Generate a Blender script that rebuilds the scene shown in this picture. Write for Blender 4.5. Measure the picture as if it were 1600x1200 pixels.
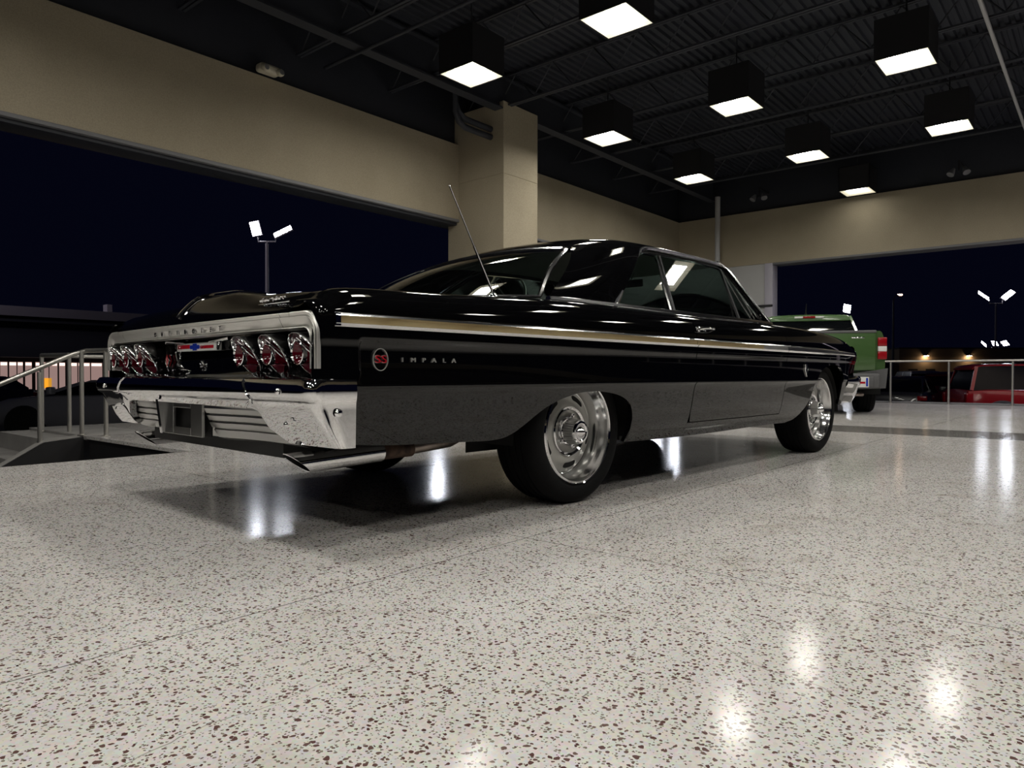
import bpy, bmesh, math, random
from mathutils import Vector, Matrix
random.seed(4)
PI=math.pi
S=bpy.context.scene
for o in list(bpy.data.objects): bpy.data.objects.remove(o)
# ---------------------------------------------------------------- camera
YAW,PITCH,ROLL=.6999,-.0132,.0011
cd=bpy.data.cameras.new('camera'); cam=bpy.data.objects.new('camera',cd); S.collection.objects.link(cam)
cd.sensor_width=36; cd.lens=1112.6/1600*36; cd.clip_start=.02; cd.clip_end=500
fw=Vector((math.cos(YAW)*math.cos(PITCH),math.sin(YAW)*math.cos(PITCH),math.sin(PITCH)))
rt=Vector((math.sin(YAW),-math.cos(YAW),0)); up=rt.cross(fw)
rt2=rt*math.cos(ROLL)+up*math.sin(ROLL); up2=rt2.cross(fw)
mm=Matrix((rt2,up2,-fw)).transposed().to_4x4(); mm.translation=Vector((0,0,.6)); cam.matrix_world=mm
S.camera=cam
# ---------------------------------------------------------------- world, exposure
w=bpy.data.worlds.new('night'); S.world=w; w.use_nodes=True
w.node_tree.nodes['Background'].inputs[0].default_value=(.0009,.0011,.0040,1)
w.node_tree.nodes['Background'].inputs[1].default_value=1
S.view_settings.view_transform='Standard'; S.view_settings.look='None'; S.view_settings.gamma=1
S.view_settings.use_curve_mapping=False
S.view_settings.exposure=0.3
LAMP=40.0      # radiance of the square ceiling lamps
POSTL=28.0     # radiance of the parking lot lamp heads
# ---------------------------------------------------------------- materials
def nt(name):
    m=bpy.data.materials.new(name); m.use_nodes=True; t=m.node_tree
    return m,t,t.nodes['Principled BSDF']
def mat(name,col,rough=.5,metal=0,coat=0,emit=None,es=1,bump=0,bscale=60,var=0,vscale=4,spec=.5,ior=1.5):
    m,t,b=nt(name)
    b.inputs['Base Color'].default_value=(*col,1); b.inputs['Roughness'].default_value=rough
    b.inputs['Metallic'].default_value=metal; b.inputs['Coat Weight'].default_value=coat
    b.inputs['Coat Roughness'].default_value=.02; b.inputs['Specular IOR Level'].default_value=spec
    b.inputs['IOR'].default_value=ior
    if emit: b.inputs['Emission Color'].default_value=(*emit,1); b.inputs['Emission Strength'].default_value=es
    if bump or var:
        tc=t.nodes.new('ShaderNodeTexCoord')
    if bump:
        n=t.nodes.new('ShaderNodeTexNoise'); n.inputs['Scale'].default_value=bscale; n.inputs['Detail'].default_value=4
        t.links.new(tc.outputs['Object'],n.inputs['Vector'])
        bp=t.nodes.new('ShaderNodeBump'); bp.inputs['Strength'].default_value=bump; bp.inputs['Distance'].default_value=.01
        t.links.new(n.outputs['Fac'],bp.inputs['Height']); t.links.new(bp.outputs['Normal'],b.inputs['Normal'])
    if var:
        n2=t.nodes.new('ShaderNodeTexNoise'); n2.inputs['Scale'].default_value=vscale; n2.inputs['Detail'].default_value=5
        t.links.new(tc.outputs['Object'],n2.inputs['Vector'])
        r=t.nodes.new('ShaderNodeValToRGB')
        r.color_ramp.elements[0].position=.3; r.color_ramp.elements[1].position=.7
        r.color_ramp.elements[0].color=(*[c*(1-var) for c in col],1); r.color_ramp.elements[1].color=(*[min(1,c*(1+var)) for c in col],1)
        t.links.new(n2.outputs['Fac'],r.inputs['Fac']); t.links.new(r.outputs['Color'],b.inputs['Base Color'])
    return m
def glassmat(name,tint,refl=1.0,rough=0.0):
    m=bpy.data.materials.new(name); m.use_nodes=True; t=m.node_tree
    for n in list(t.nodes): t.nodes.remove(n)
    out=t.nodes.new('ShaderNodeOutputMaterial'); mx=t.nodes.new('ShaderNodeMixShader')
    tr=t.nodes.new('ShaderNodeBsdfTransparent'); tr.inputs['Color'].default_value=(*tint,1)
    gl=t.nodes.new('ShaderNodeBsdfGlossy'); gl.inputs['Roughness'].default_value=rough
    fr=t.nodes.new('ShaderNodeFresnel'); fr.inputs['IOR'].default_value=1.5+.25*(refl-1)
    t.links.new(fr.outputs[0],mx.inputs[0]); t.links.new(tr.outputs[0],mx.inputs[1]); t.links.new(gl.outputs[0],mx.inputs[2])
    t.links.new(mx.outputs[0],out.inputs[0]); return m
M={}
M['paint']=mat('black_paint',(.0016,.0016,.0020),.028,0,0,spec=.5)
M['chrome']=mat('chrome',(.86,.86,.87),.045,1)
M['chrome_worn']=mat('chrome_bumper',(.86,.86,.87),.03,1,bump=.006,bscale=40)
M['alu']=mat('brushed_aluminium',(.80,.79,.76),.34,.85,bump=.04,bscale=900)
M['trim_chrome']=mat('bright_molding',(.86,.86,.87),.13,1)
M['grey_metal']=mat('argent_metal',(.50,.50,.49),.28,1)
M['rim']=mat('argent_wheel_paint',(.50,.495,.47),.35,.35,.4)
M['barrel']=mat('polished_barrel',(.70,.70,.70),.14,1)
M['rubber']=mat('tyre_rubber',(.004,.004,.0045),.8,bump=.1,bscale=90,spec=.2)
M['black']=mat('black_void',(.004,.004,.004),.85)
M['under']=mat('underbody_black',(.012,.012,.012),.7)
M['red_lens']=mat('red_lens',(.085,.002,.008),.10,0,0)
M['red_lamp']=mat('red_lamp_plastic',(.30,.006,.012),.15,0,0)
M['pink_lens']=mat('dark_pink_lens',(.11,.012,.022),.15)
M['dark_lens']=mat('smoked_lens',(.085,.045,.05),.2)
M['red_enamel']=mat('red_enamel',(.45,.008,.02),.25,0,1)
M['blue_enamel']=mat('blue_enamel',(.012,.04,.42),.25,0,1)
M['white_enamel']=mat('white_enamel',(.78,.78,.76),.25,0,.6)
M['rust']=mat('rusty_pipe',(.07,.042,.03),.6,.5,var=.6,vscale=30)
M['pipe']=mat('exhaust_steel',(.33,.28,.25),.38,1,var=.4,vscale=12)
M['glass']=glassmat('green_tinted_glass',(.70,.84,.78),1.5)
M['dark_glass']=mat('dark_privacy_glass',(.004,.005,.006),.05,0,1)
M['vinyl']=mat('pale_vinyl',(.42,.42,.39),.5,var=.05)
M['vinyl_dark']=mat('dark_vinyl',(.03,.03,.032),.45)
M['green']=mat('green_truck_paint',(.058,.125,.036),.3,.1,1)
M['red_paint']=mat('red_suv_paint',(.32,.008,.014),.25,.1,1)
M['maroon']=mat('maroon_paint',(.10,.006,.012),.25,.1,1)
M['dark_car']=mat('dark_car_paint',(.028,.028,.036),.25,.1,1)
M['grey_car']=mat('grey_parked_paint',(.30,.30,.34),.3,.2,1)
M['white_car']=mat('white_car_paint',(.40,.40,.42),.3,0,1)
M['car_glass']=mat('parked_car_glass',(.004,.004,.006),.12,spec=.22)
M['grey_plastic']=mat('grey_bumper_plastic',(.10,.10,.105),.5)
M['steel']=mat('brushed_steel_rail',(.62,.60,.56),.35,.9)
M['tile']=mat('dark_wall_tile',(.014,.0135,.015),.5)
M['concrete']=mat('grey_concrete',(.30,.29,.28),.7,var=.15,vscale=3)
M['asphalt']=mat('asphalt',(.020,.020,.022),.75,bump=.2,bscale=120)
M['deck_metal']=mat('dark_roof_deck',(.023,.026,.036),.65)
M['joist']=mat('dark_painted_joist',(.032,.035,.045),.55)
M['housing']=mat('dark_lamp_housing',(.012,.012,.014),.6)
M['white_panel']=mat('white_painted_panel',(.46,.46,.46),.6)
M['jamb']=mat('pale_jamb',(.50,.48,.56),.5)
M['grey_trim']=mat('grey_edge_trim',(.20,.20,.21),.5)
M['plastic_cream']=mat('cream_plastic',(.62,.58,.46),.4)
M['post']=mat('pole_paint',(.62,.56,.58),.45)
M['bldg']=mat('grey_building_wall',(.055,.055,.07),.8)
M['bldg_fascia']=mat('pale_building_fascia',(.30,.27,.30),.8)
M['tan_bldg']=mat('tan_building_wall',(.30,.22,.15),.85)
M['store']=mat('lit_store_window',(.1,.08,.08),.5,emit=(1.0,.66,.60),es=.24)
M['store2']=mat('bright_store_lamp',(.5,.4,.4),.5,emit=(1.0,.72,.60),es=1.6)
M['yellow_sign']=mat('yellow_lit_item',(.5,.3,.02),.5,emit=(1.0,.45,.04),es=.5)
M['warm']=mat('warm_wall_lamp',(1,.8,.6),.5,emit=(1.0,.72,.42),es=55)
M['added_flood']=mat('added_flood_panel',(1,1,1),.5,emit=(.90,.86,1.0),es=170)  # panels of the two added lot lamps out of view
M['post_lamp']=mat('cool_lamp_panel',(1,1,1),.5,emit=(.86,.90,1.0),es=POSTL)
M['amber_lamp']=mat('amber_lamp_panel',(1,.8,.6),.5,emit=(1.0,.66,.45),es=25)
M['lamp_core']=mat('ceiling_lamp_glow',(1,1,.95),.5,emit=(1.0,.965,.885),es=LAMP*1.27)
M['lamp_dim']=mat('ceiling_lamp_glow_dim',(1,1,.95),.5,emit=(1.0,.965,.885),es=LAMP*.17)
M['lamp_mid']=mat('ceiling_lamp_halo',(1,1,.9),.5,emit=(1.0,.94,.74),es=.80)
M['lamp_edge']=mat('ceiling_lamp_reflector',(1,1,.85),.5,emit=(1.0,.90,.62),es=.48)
def stucco():
    m,t,b=nt('beige_stucco'); b.inputs['Roughness'].default_value=.85
    tc=t.nodes.new('ShaderNodeTexCoord')
    n=t.nodes.new('ShaderNodeTexNoise'); n.inputs['Scale'].default_value=1.1; n.inputs['Detail'].default_value=6
    n2=t.nodes.new('ShaderNodeTexNoise'); n2.inputs['Scale'].default_value=70; n2.inputs['Detail'].default_value=4
    t.links.new(tc.outputs['Object'],n.inputs['Vector']); t.links.new(tc.outputs['Object'],n2.inputs['Vector'])
    r=t.nodes.new('ShaderNodeValToRGB'); r.color_ramp.elements[0].position=.3; r.color_ramp.elements[1].position=.75
    r.color_ramp.elements[0].color=(.40,.345,.245,1); r.color_ramp.elements[1].color=(.47,.41,.30,1)
    t.links.new(n.outputs['Fac'],r.inputs['Fac'])
    mx=t.nodes.new('ShaderNodeMix'); mx.data_type='RGBA'; mx.blend_type='MULTIPLY'; mx.inputs[0].default_value=.35
    r2=t.nodes.new('ShaderNodeValToRGB'); r2.color_ramp.elements[0].position=.35; r2.color_ramp.elements[1].position=.6
    r2.color_ramp.elements[0].color=(.62,.62,.62,1); r2.color_ramp.elements[1].color=(1,1,1,1)
    t.links.new(n2.outputs['Fac'],r2.inputs['Fac'])
    t.links.new(r.outputs['Color'],mx.inputs[6]); t.links.new(r2.outputs['Color'],mx.inputs[7])
    t.links.new(mx.outputs[2],b.inputs['Base Color'])
    bp=t.nodes.new('ShaderNodeBump'); bp.inputs['Strength'].default_value=.5; bp.inputs['Distance'].default_value=.006
    t.links.new(n2.outputs['Fac'],bp.inputs['Height']); t.links.new(bp.outputs['Normal'],b.inputs['Normal'])
    return m
M['stucco']=stucco()
def terrazzo():
    m,t,b=nt('polished_terrazzo'); N=t.nodes; L=t.links
    tc=N.new('ShaderNodeTexCoord'); vec=tc.outputs['Object']
    def noise(sc,det=3,dist=0):
        n=N.new('ShaderNodeTexNoise'); n.inputs['Scale'].default_value=sc; n.inputs['Detail'].default_value=det; n.inputs['Distortion'].default_value=dist
        L.new(vec,n.inputs['Vector']); return n
    def ramp(src,stops):
        r=N.new('ShaderNodeValToRGB'); e=r.color_ramp.elements
        while len(e)<len(stops): e.new(.5)
        for k,(p,c) in enumerate(stops): e[k].position=p; e[k].color=(*c,1)
        L.new(src,r.inputs['Fac']); return r.outputs['Color']
    def mix(f,a,bb,mode='MIX'):
        x=N.new('ShaderNodeMix'); x.data_type='RGBA'; x.blend_type=mode
        if isinstance(f,float): x.inputs[0].default_value=f
        else: L.new(f,x.inputs[0])
        for s,i in ((a,6),(bb,7)):
            if isinstance(s,tuple): x.inputs[i].default_value=(*s,1)
            else: L.new(s,x.inputs[i])
        return x.outputs[2]
    def math_(op,a,bb=None):
        x=N.new('ShaderNodeMath'); x.operation=op
        for s,i in ((a,0),(bb,1)):
            if s is None: continue
            if isinstance(s,(int,float)): x.inputs[i].default_value=s
            else: L.new(s,x.inputs[i])
        return x.outputs[0]
    big=noise(1.3,6)
    base=ramp(big.outputs['Fac'],[(.3,(.69,.665,.64)),(.7,(.79,.775,.765))])
    stain=noise(3.1,7,1.2)
    base=mix(ramp(stain.outputs['Fac'],[(.60,(0,0,0)),(.78,(.5,.5,.5))]),base,(.36,.29,.21))
    # pale mottling of the aggregate
    ag=N.new('ShaderNodeTexVoronoi'); ag.inputs['Scale'].default_value=150; L.new(vec,ag.inputs['Vector'])
    base=mix(.50,base,mix(.70,ag.outputs['Color'],(.95,.95,.94)),'MULTIPLY')
    def chips(scale,thr,keep,col,warp):
        w_=noise(scale*.7,2); ad=N.new('ShaderNodeVectorMath'); ad.operation='MULTIPLY_ADD'
        L.new(w_.outputs['Color'],ad.inputs[0]); ad.inputs[1].default_value=(warp/scale,)*3; L.new(vec,ad.inputs[2])
        v=N.new('ShaderNodeTexVoronoi'); v.inputs['Scale'].default_value=scale; v.inputs['Randomness'].default_value=1
        L.new(ad.outputs[0],v.inputs['Vector'])
        s=N.new('ShaderNodeSeparateColor'); L.new(v.outputs['Color'],s.inputs[0])
        size=math_('ADD',math_('MULTIPLY',s.outputs[1],thr),thr*.35)
        a=math_('LESS_THAN',v.outputs['Distance'],size); k=math_('LESS_THAN',s.outputs[0],keep)
        return math_('MULTIPLY',a,k),s.outputs[2]
    f1,c1=chips(84,.35,.66,None,1.2)
    col1=ramp(c1,[(0,(.055,.022,.022)),(.5,(.11,.055,.05)),(1,(.17,.12,.10))])
    f2,c2=chips(150,.36,.56,None,1.0)
    col2=ramp(c2,[(0,(.11,.07,.06)),(.5,(.22,.19,.15)),(1,(.16,.16,.15))])
    base=mix(f2,base,col2); base=mix(f1,base,col1)
    # joints every 3.2 m, thin
    sx=N.new('ShaderNodeSeparateXYZ'); L.new(vec,sx.inputs[0])
    def joint(axis,off):
        a=math_('ADD',sx.outputs[axis],off); a=math_('PINGPONG',a,1.6); return math_('LESS_THAN',a,.0022)
    j=math_('MAXIMUM',joint(0,-2.03),joint(1,-1.64))
    base=mix(j,base,(.13,.12,.11))
    # fine meandering cracks
    cr=N.new('ShaderNodeTexVoronoi'); cr.feature='DISTANCE_TO_EDGE'; cr.inputs['Scale'].default_value=.55
    wv=noise(3.0,5); ad=N.new('ShaderNodeVectorMath'); ad.operation='MULTIPLY_ADD'; L.new(wv.outputs['Color'],ad.inputs[0]); ad.inputs[1].default_value=(.14,.14,.14); L.new(vec,ad.inputs[2])
    L.new(ad.outputs[0],cr.inputs['Vector'])
    cm=math_('MULTIPLY',math_('LESS_THAN',cr.outputs['Distance'],.0006),math_('GREATER_THAN',noise(.9,2).outputs['Fac'],.5))
    base=mix(cm,base,(.33,.31,.28))
    # darker band across the floor
    bx=math_('MULTIPLY',math_('GREATER_THAN',sx.outputs[0],8.0),math_('LESS_THAN',sx.outputs[0],9.0))
    base=mix(math_('MULTIPLY',bx,.8),base,mix(.0,(.10,.095,.085),base))
    L.new(base,b.inputs['Base Color'])
    rr=N.new('ShaderNodeMapRange'); L.new(noise(9,4).outputs['Fac'],rr.inputs[0]); rr.inputs[3].default_value=.10; rr.inputs[4].default_value=.18; b.inputs['Specular IOR Level'].default_value=.13
    L.new(rr.outputs[0],b.inputs['Roughness'])
    bp=N.new('ShaderNodeBump'); bp.inputs['Strength'].default_value=.02; bp.inputs['Distance'].default_value=.01
    L.new(noise(22,3).outputs['Fac'],bp.inputs['Height']); L.new(bp.outputs['Normal'],b.inputs['Normal'])
    return m
M['terrazzo']=terrazzo()
def engine_turned():
    m,t,b=nt('insert_gold_reflection'); N=t.nodes; L=t.links  # gold tone paints a warm reflection into the aluminium insert
    tc=N.new('ShaderNodeTexCoord'); v=N.new('ShaderNodeTexVoronoi'); v.inputs['Scale'].default_value=190; v.inputs['Randomness'].default_value=0
    L.new(tc.outputs['Object'],v.inputs['Vector'])
    r=N.new('ShaderNodeValToRGB'); r.color_ramp.elements[0].color=(.80,.66,.38,1); r.color_ramp.elements[1].color=(.38,.28,.13,1)
    r.color_ramp.elements[1].position=.7
    L.new(v.outputs['Distance'],r.inputs['Fac']); L.new(r.outputs['Color'],b.inputs['Base Color'])
    b.inputs['Metallic'].default_value=.35; b.inputs['Roughness'].default_value=.45; return m
M['gold_reflection']=engine_turned()
M['letter']=mat('polished_letter',(.50,.50,.51),.06,1)
# ---------------------------------------------------------------- helpers
def tag(o,label=None,cat=None,group=None,kind=None):
    if label: o['label']=label
    if cat: o['category']=cat
    if group: o['group']=group
    if kind: o['kind']=kind
    return o
def empty(name,loc=(0,0,0),rz=0,parent=None):
    o=bpy.data.objects.new(name,None); S.collection.objects.link(o); o.location=loc; o.rotation_euler=(0,0,rz)
    o.empty_display_size=.1
    if parent: o.parent=parent
    return o
def ob(name,data,material,parent=None,ang=35,loc=None,rot=None):
    """data: bmesh or (verts,faces)"""
    me=bpy.data.meshes.new(name)
    if isinstance(data,tuple): me.from_pydata([tuple(v) for v in data[0]],[],data[1])
    else:
        data.to_mesh(me); data.free()
    bm=bmesh.new(); bm.from_mesh(me); bmesh.ops.recalc_face_normals(bm,faces=bm.faces); bm.to_mesh(me); bm.free()
    for m in (material if isinstance(material,list) else [material]): me.materials.append(m)
    for p in me.polygons: p.use_smooth=True
    me.set_sharp_from_angle(angle=math.radians(ang))
    o=bpy.data.objects.new(name,me); S.collection.objects.link(o)
    if parent: o.parent=parent
    if loc: o.location=loc
    if rot: o.rotation_euler=rot
    return o
def box(bm,x0,x1,y0,y1,z0,z1,bev=0,seg=2,mi=0):
    n=len(bm.faces)
    vs=[bm.verts.new(p) for p in ((x0,y0,z0),(x1,y0,z0),(x1,y1,z0),(x0,y1,z0),(x0,y0,z1),(x1,y0,z1),(x1,y1,z1),(x0,y1,z1))]
    fs=[bm.faces.new([vs[i] for i in f]) for f in ((0,3,2,1),(4,5,6,7),(0,1,5,4),(1,2,6,5),(2,3,7,6),(3,0,4,7))]
    for f in fs: f.material_index=mi
    if bev:
        es=set(e for f in fs for e in f.edges)
        bmesh.ops.bevel(bm,geom=list(es),offset=bev,segments=seg,affect='EDGES',profile=.5)
    return bm
def B(*a,**k): return box(bmesh.new(),*a,**k)
def hexa(bm,bot,top):
    """solid from two quads"""
    vs=[bm.verts.new(p) for p in list(bot)+list(top)]
    for f in ((0,3,2,1),(4,5,6,7),(0,1,5,4),(1,2,6,5),(2,3,7,6),(3,0,4,7)): bm.faces.new([vs[i] for i in f])
    return bm
def tube(bm,pts,r,n=10,cap=True,rads=None):
    pts=[Vector(p) for p in pts]; rings=[]
    prev=None
    for i,p in enumerate(pts):
        d=(pts[min(i+1,len(pts)-1)]-pts[max(i-1,0)]).normalized()
        a=Vector((0,0,1)) if abs(d.z)<.9 else Vector((1,0,0))
        if prev is None: x=d.cross(a).normalized()
        else:
            x=prev-d*prev.dot(d); x=x.normalized()
        prev=x; y=d.cross(x); rr=rads[i] if rads else r
        rings.append([bm.verts.new(p+x*rr*math.cos(2*PI*k/n)+y*rr*math.sin(2*PI*k/n)) for k in range(n)])
    for a,b in zip(rings,rings[1:]):
        for k in range(n): bm.faces.new((a[k],a[(k+1)%n],b[(k+1)%n],b[k]))
    if cap: bm.faces.new(rings[0][::-1]); bm.faces.new(rings[-1])
    return bm
def T(pts,r,n=10,**k): return tube(bmesh.new(),pts,r,n,**k)
def sweep(bm,pts,prof,ups=None,closed=False):
    """sweep a 2-D profile [(a,b)] along pts; a along side vector, b along up vector"""
    pts=[Vector(p) for p in pts]; rings=[]; N=len(pts)
    for i,p in enumerate(pts):
        if closed: d=(pts[(i+1)%N]-pts[i-1]).normalized()
        else: d=(pts[min(i+1,N-1)]-pts[max(i-1,0)]).normalized()
        u_=Vector(ups[i]) if ups and not isinstance(ups[0],(int,float)) else Vector(ups or (0,0,1))
        s=d.cross(u_).normalized(); u2=s.cross(d)
        rings.append([bm.verts.new(p+s*a+u2*b) for a,b in prof])
    m=len(prof)
    pairs=list(zip(rings,rings[1:]))+([(rings[-1],rings[0])] if closed else [])
    for a,b in pairs:
        for k in range(m): bm.faces.new((a[k],a[(k+1)%m],b[(k+1)%m],b[k]))
    if not closed:
        bm.faces.new(rings[0][::-1]); bm.faces.new(rings[-1])
    return bm
def grid(rows,closed_u=False,closed_v=False):
    """rows of points -> (verts,faces)"""
    n=len(rows[0]); V=[p for r in rows for p in r]; F=[]
    for i in range(len(rows)-(0 if closed_u else 1)):
        for j in range(n-(0 if closed_v else 1)):
            a=i*n+j; b=i*n+(j+1)%n; c=((i+1)%len(rows))*n+(j+1)%n; d=((i+1)%len(rows))*n+j
            F.append((a,b,c,d))
    return V,F
def lathe(prof,n=48,axis='y',bm=None,c=(0,0,0),caps=False):
    """prof: (r,h) pairs, spun about axis"""
    bm=bm or bmesh.new(); c=Vector(c); rings=[]
    for r,h in prof:
        ring=[]
        for k in range(n):
            a=2*PI*k/n; x=r*math.cos(a); y=r*math.sin(a)
            p={'y':(x,h,y),'z':(x,y,h),'x':(h,x,y)}[axis]
            ring.append(bm.verts.new(c+Vector(p)))
        rings.append(ring)
    for a,b in zip(rings,rings[1:]):
        for k in range(n): bm.faces.new((a[k],a[(k+1)%n],b[(k+1)%n],b[k]))
    if caps: bm.faces.new(rings[0]); bm.faces.new(rings[-1])
    return bm
def prism(bm,poly,d,axis='y',off=0):
    """extrude 2-D polygon (a,b) by d along axis"""
    def P3(a,b,h): return {'y':(a,h,b),'x':(h,a,b),'z':(a,b,h)}[axis]
    A=[bm.verts.new(P3(a,b,off)) for a,b in poly]; Bv=[bm.verts.new(P3(a,b,off+d)) for a,b in poly]
    bm.faces.new(A[::-1]); bm.faces.new(Bv)
    n=len(poly)
    for k in range(n): bm.faces.new((A[k],A[(k+1)%n],Bv[(k+1)%n],Bv[k]))
    return bm
def pchip(pts):
    xs=[p[0] for p in pts]; ys=[p[1] for p in pts]; n=len(xs)
    h=[xs[i+1]-xs[i] for i in range(n-1)]; dl=[(ys[i+1]-ys[i])/h[i] for i in range(n-1)]
    m=[0]*n
    for i in range(1,n-1):
        if dl[i-1]*dl[i]>0:
            w1=2*h[i]+h[i-1]; w2=h[i]+2*h[i-1]; m[i]=(w1+w2)/(w1/dl[i-1]+w2/dl[i])
    m[0]=dl[0]; m[-1]=dl[-1]
    def f(x):
        if x<=xs[0]: return ys[0]
        if x>=xs[-1]: return ys[-1]
        lo,hi=0,n-1
        while hi-lo>1:
            k=(lo+hi)//2
            if xs[k]<=x: lo=k
            else: hi=k
        t=(x-xs[lo])/h[lo]; t2=t*t; t3=t2*t
        return (2*t3-3*t2+1)*ys[lo]+(t3-2*t2+t)*h[lo]*m[lo]+(-2*t3+3*t2)*ys[lo+1]+(t3-t2)*h[lo]*m[lo+1]
    return f
def curve(pts,n):
    """smooth curve through 3-D points, n samples"""
    pts=[Vector(p) for p in pts]; s=[0]
    for a,b in zip(pts,pts[1:]): s.append(s[-1]+(b-a).length)
    fs=[pchip([(s[i],pts[i][k]) for i in range(len(pts))]) for k in range(3)]
    return [Vector([f(s[-1]*i/(n-1)) for f in fs]) for i in range(n)]
def sm(a,b,x):
    t=max(0,min(1,(x-a)/(b-a))); return t*t*(3-2*t)
def lin(a,b,n): return [a+(b-a)*i/(n-1) for i in range(n)]
def text_mesh(txt,size,depth,spacing=1.0):
    cu=bpy.data.curves.new('lettering','FONT'); cu.body=txt; cu.size=size; cu.extrude=depth; cu.space_character=spacing
    cu.align_x='CENTER'; cu.align_y='CENTER'; cu.resolution_u=3
    o=bpy.data.objects.new('lettering',cu); S.collection.objects.link(o)
    dg=bpy.context.evaluated_depsgraph_get(); dg.update()
    me=bpy.data.meshes.new_from_object(o.evaluated_get(dg))
    bm=bmesh.new(); bm.from_mesh(me)
    bpy.data.objects.remove(o); bpy.data.meshes.remove(me); return bm
def copy_tree(o,parent=None):
    c=o.copy(); S.collection.objects.link(c)
    if parent: c.parent=parent
    for ch in list(o.children): copy_tree(ch,c)
    return c
# ================================================================ THE CANOPY
ZB,ZT=3.27,4.55
YF,XF=8.64,17.0
ZG=-.9
def struct(name,bm,m,parent=None,**k):
    o=ob(name,bm,m,parent,**k)
    if not parent: o['kind']='structure'
    return o
# terrace floor (one slab, L-shaped)
bm=bmesh.new()
prism(bm,[(-9.4,-9.6),(17.05,-9.6),(17.05,9.3),(3.25,9.3),(3.25,7.6),(2.62,7.6),(2.62,5.47),(-9.4,5.47)],-.03,'z',0)
struct('floor',bm,M['terrazzo'])
bm=bmesh.new()
prism(bm,[(-9.38,-9.58),(17.03,-9.58),(17.03,9.28),(3.27,9.28),(3.27,7.58),(2.64,7.58),(2.64,5.49),(2.60,5.45),(-9.38,5.45)],-.86,'z',-.031)
struct('trim_1',bm,M['tile'])['label']='dark tiled plinth under the terrace'
bm=B(16.93,17.12,-9.6,9.3,0.0,.035,.008); struct('trim_2',bm,M['grey_trim'])
struct('ground',B(-120,220,-120,220,ZG-.1,ZG),M['asphalt'])
# fascias
def fascia(name,x0,x1,y0,y1):
    bm=bmesh.new(); box(bm,x0,x1,y0,y1,ZB,ZT); struct(name,bm,M['stucco'])
fascia('wall_left',-9.4,17.45,YF,YF+.42)
fascia('wall_right',XF,XF+.42,-9.6,YF)
fascia('wall_back',-9.8,-9.4,-9.6,YF)
fascia('wall_front',-9.4,XF,-10.0,-9.6)
def edge(name,x0,x1,y0,y1,z0,z1,m='grey_trim'): struct(name,B(x0,x1,y0,y1,z0,z1,.004),M[m])
edge('trim_3',-9.4,16.98,YF-.012,YF+.43,ZB-.045,ZB)
edge('trim_4',-9.4,16.98,YF+.05,YF+.40,ZB-.09,ZB-.045,'joist')
edge('trim_5',XF-.012,XF+.43,-9.6,6.20,ZB-.045,ZB)
# dark wall above the fascias up to the deck
edge('trim_6',-9.4,17.6,YF+.1,YF+.3,ZT,5.6,'deck_metal')
edge('trim_7',XF+.1,XF+.3,-9.6,YF+.1,ZT,5.6,'deck_metal')
edge('trim_8',-9.4,XF,-9.9,-9.7,ZT,5.6,'deck_metal')
edge('trim_9',-9.7,-9.5,-9.6,YF,ZT,5.6,'deck_metal')
# ribbed roof deck
rows=[];y=-9.9
prof=[]
while y<9.1:
    prof+=[(y,5.56),(y+.05,5.56),(y+.065,5.60),(y+.115,5.60)]; y+=.13
V,F=grid([[(-9.8,a,b) for a,b in prof],[(17.5,a,b) for a,b in prof]])
ceil=struct('ceiling',(V,F),M['deck_metal'],ang=20)
# open web joists running in Y, girders running in X
k=0; X=-9.0
while X<16.9:
    bm=bmesh.new()
    for dx in (-.028,.028):
        box(bm,X+dx-.02,X+dx+.02,-9.6,8.7,5.02,5.045); box(bm,X+dx-.02,X+dx+.02,-9.6,8.7,5.50,5.525)
    y=-9.6; 
    while y<8.4:
        tube(bm,[(X,y,5.05),(X,y+.38,5.50)],.011,4,False); tube(bm,[(X,y+.38,5.50),(X,y+.76,5.05)],.011,4,False); y+=.76
    ob('roof_joist',bm,M['joist'],ceil); X+=1.635
for Y in (7.72,-4.9):
    bm=bmesh.new()
    box(bm,-9.5,17,Y-.09,Y+.09,4.94,4.965); box(bm,-9.5,17,Y-.09,Y+.09,5.46,5.485); box(bm,-9.5,17,Y-.008,Y+.008,4.965,5.46)
    ob('roof_girder',bm,M['joist'],ceil)
for (xa,ya,xb,yb,z) in ((-9,1.19,16.9,1.19,4.88),(6.0,-9,6.0,8.5,4.90)):
    tag(ob('sprinkler_pipe',T([(xa,ya,z),(xb,yb,z)],.024,8),M['white_panel'] if xa<0 else M['joist']),
        'long pale sprinkler pipe running under the dark roof near the right edge' if xa<0 else 'dark conduit crossing under the roof joists','pipe')
# bent ducts beside the column head
bm=bmesh.new()
for dz in (0,.13):
    tube(bm,[(8.0,7.9,5.3-dz),(8.0,7.9,4.85-dz),(8.08,7.9,4.72-dz),(8.2,7.9,4.66-dz),(8.85,7.9,4.66-dz)],.05,10)
tag(ob('bent_pipe',bm,M['joist']),'pair of dark bent pipes beside the head of the square column','pipe')
# square column
bm=bmesh.new(); c0,c1,d0,d1=8.83,9.73,7.62,8.9
box(bm,c0,c1,d0,d1,0,3.885,.006,1); box(bm,c0+.008,c1-.008,d0+.008,d1,3.884,3.896); box(bm,c0,c1,d0,d1,3.895,5.07,.006,1)
col=struct('square_column',bm,M['stucco']); col['kind']='structure'; col['label']='square beige stucco column rising behind the black coupe'
bm=bmesh.new()
for i in range(16):
    x=c0+.1+random.random()*.75; y=d0+.05+random.random()*.5; tube(bm,[(x,y,5.06),(x+random.uniform(-.02,.02),y,5.14+random.random()*.04)],.006,5)
ob('anchor_bolts',bm,M['joist'],col)
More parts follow.
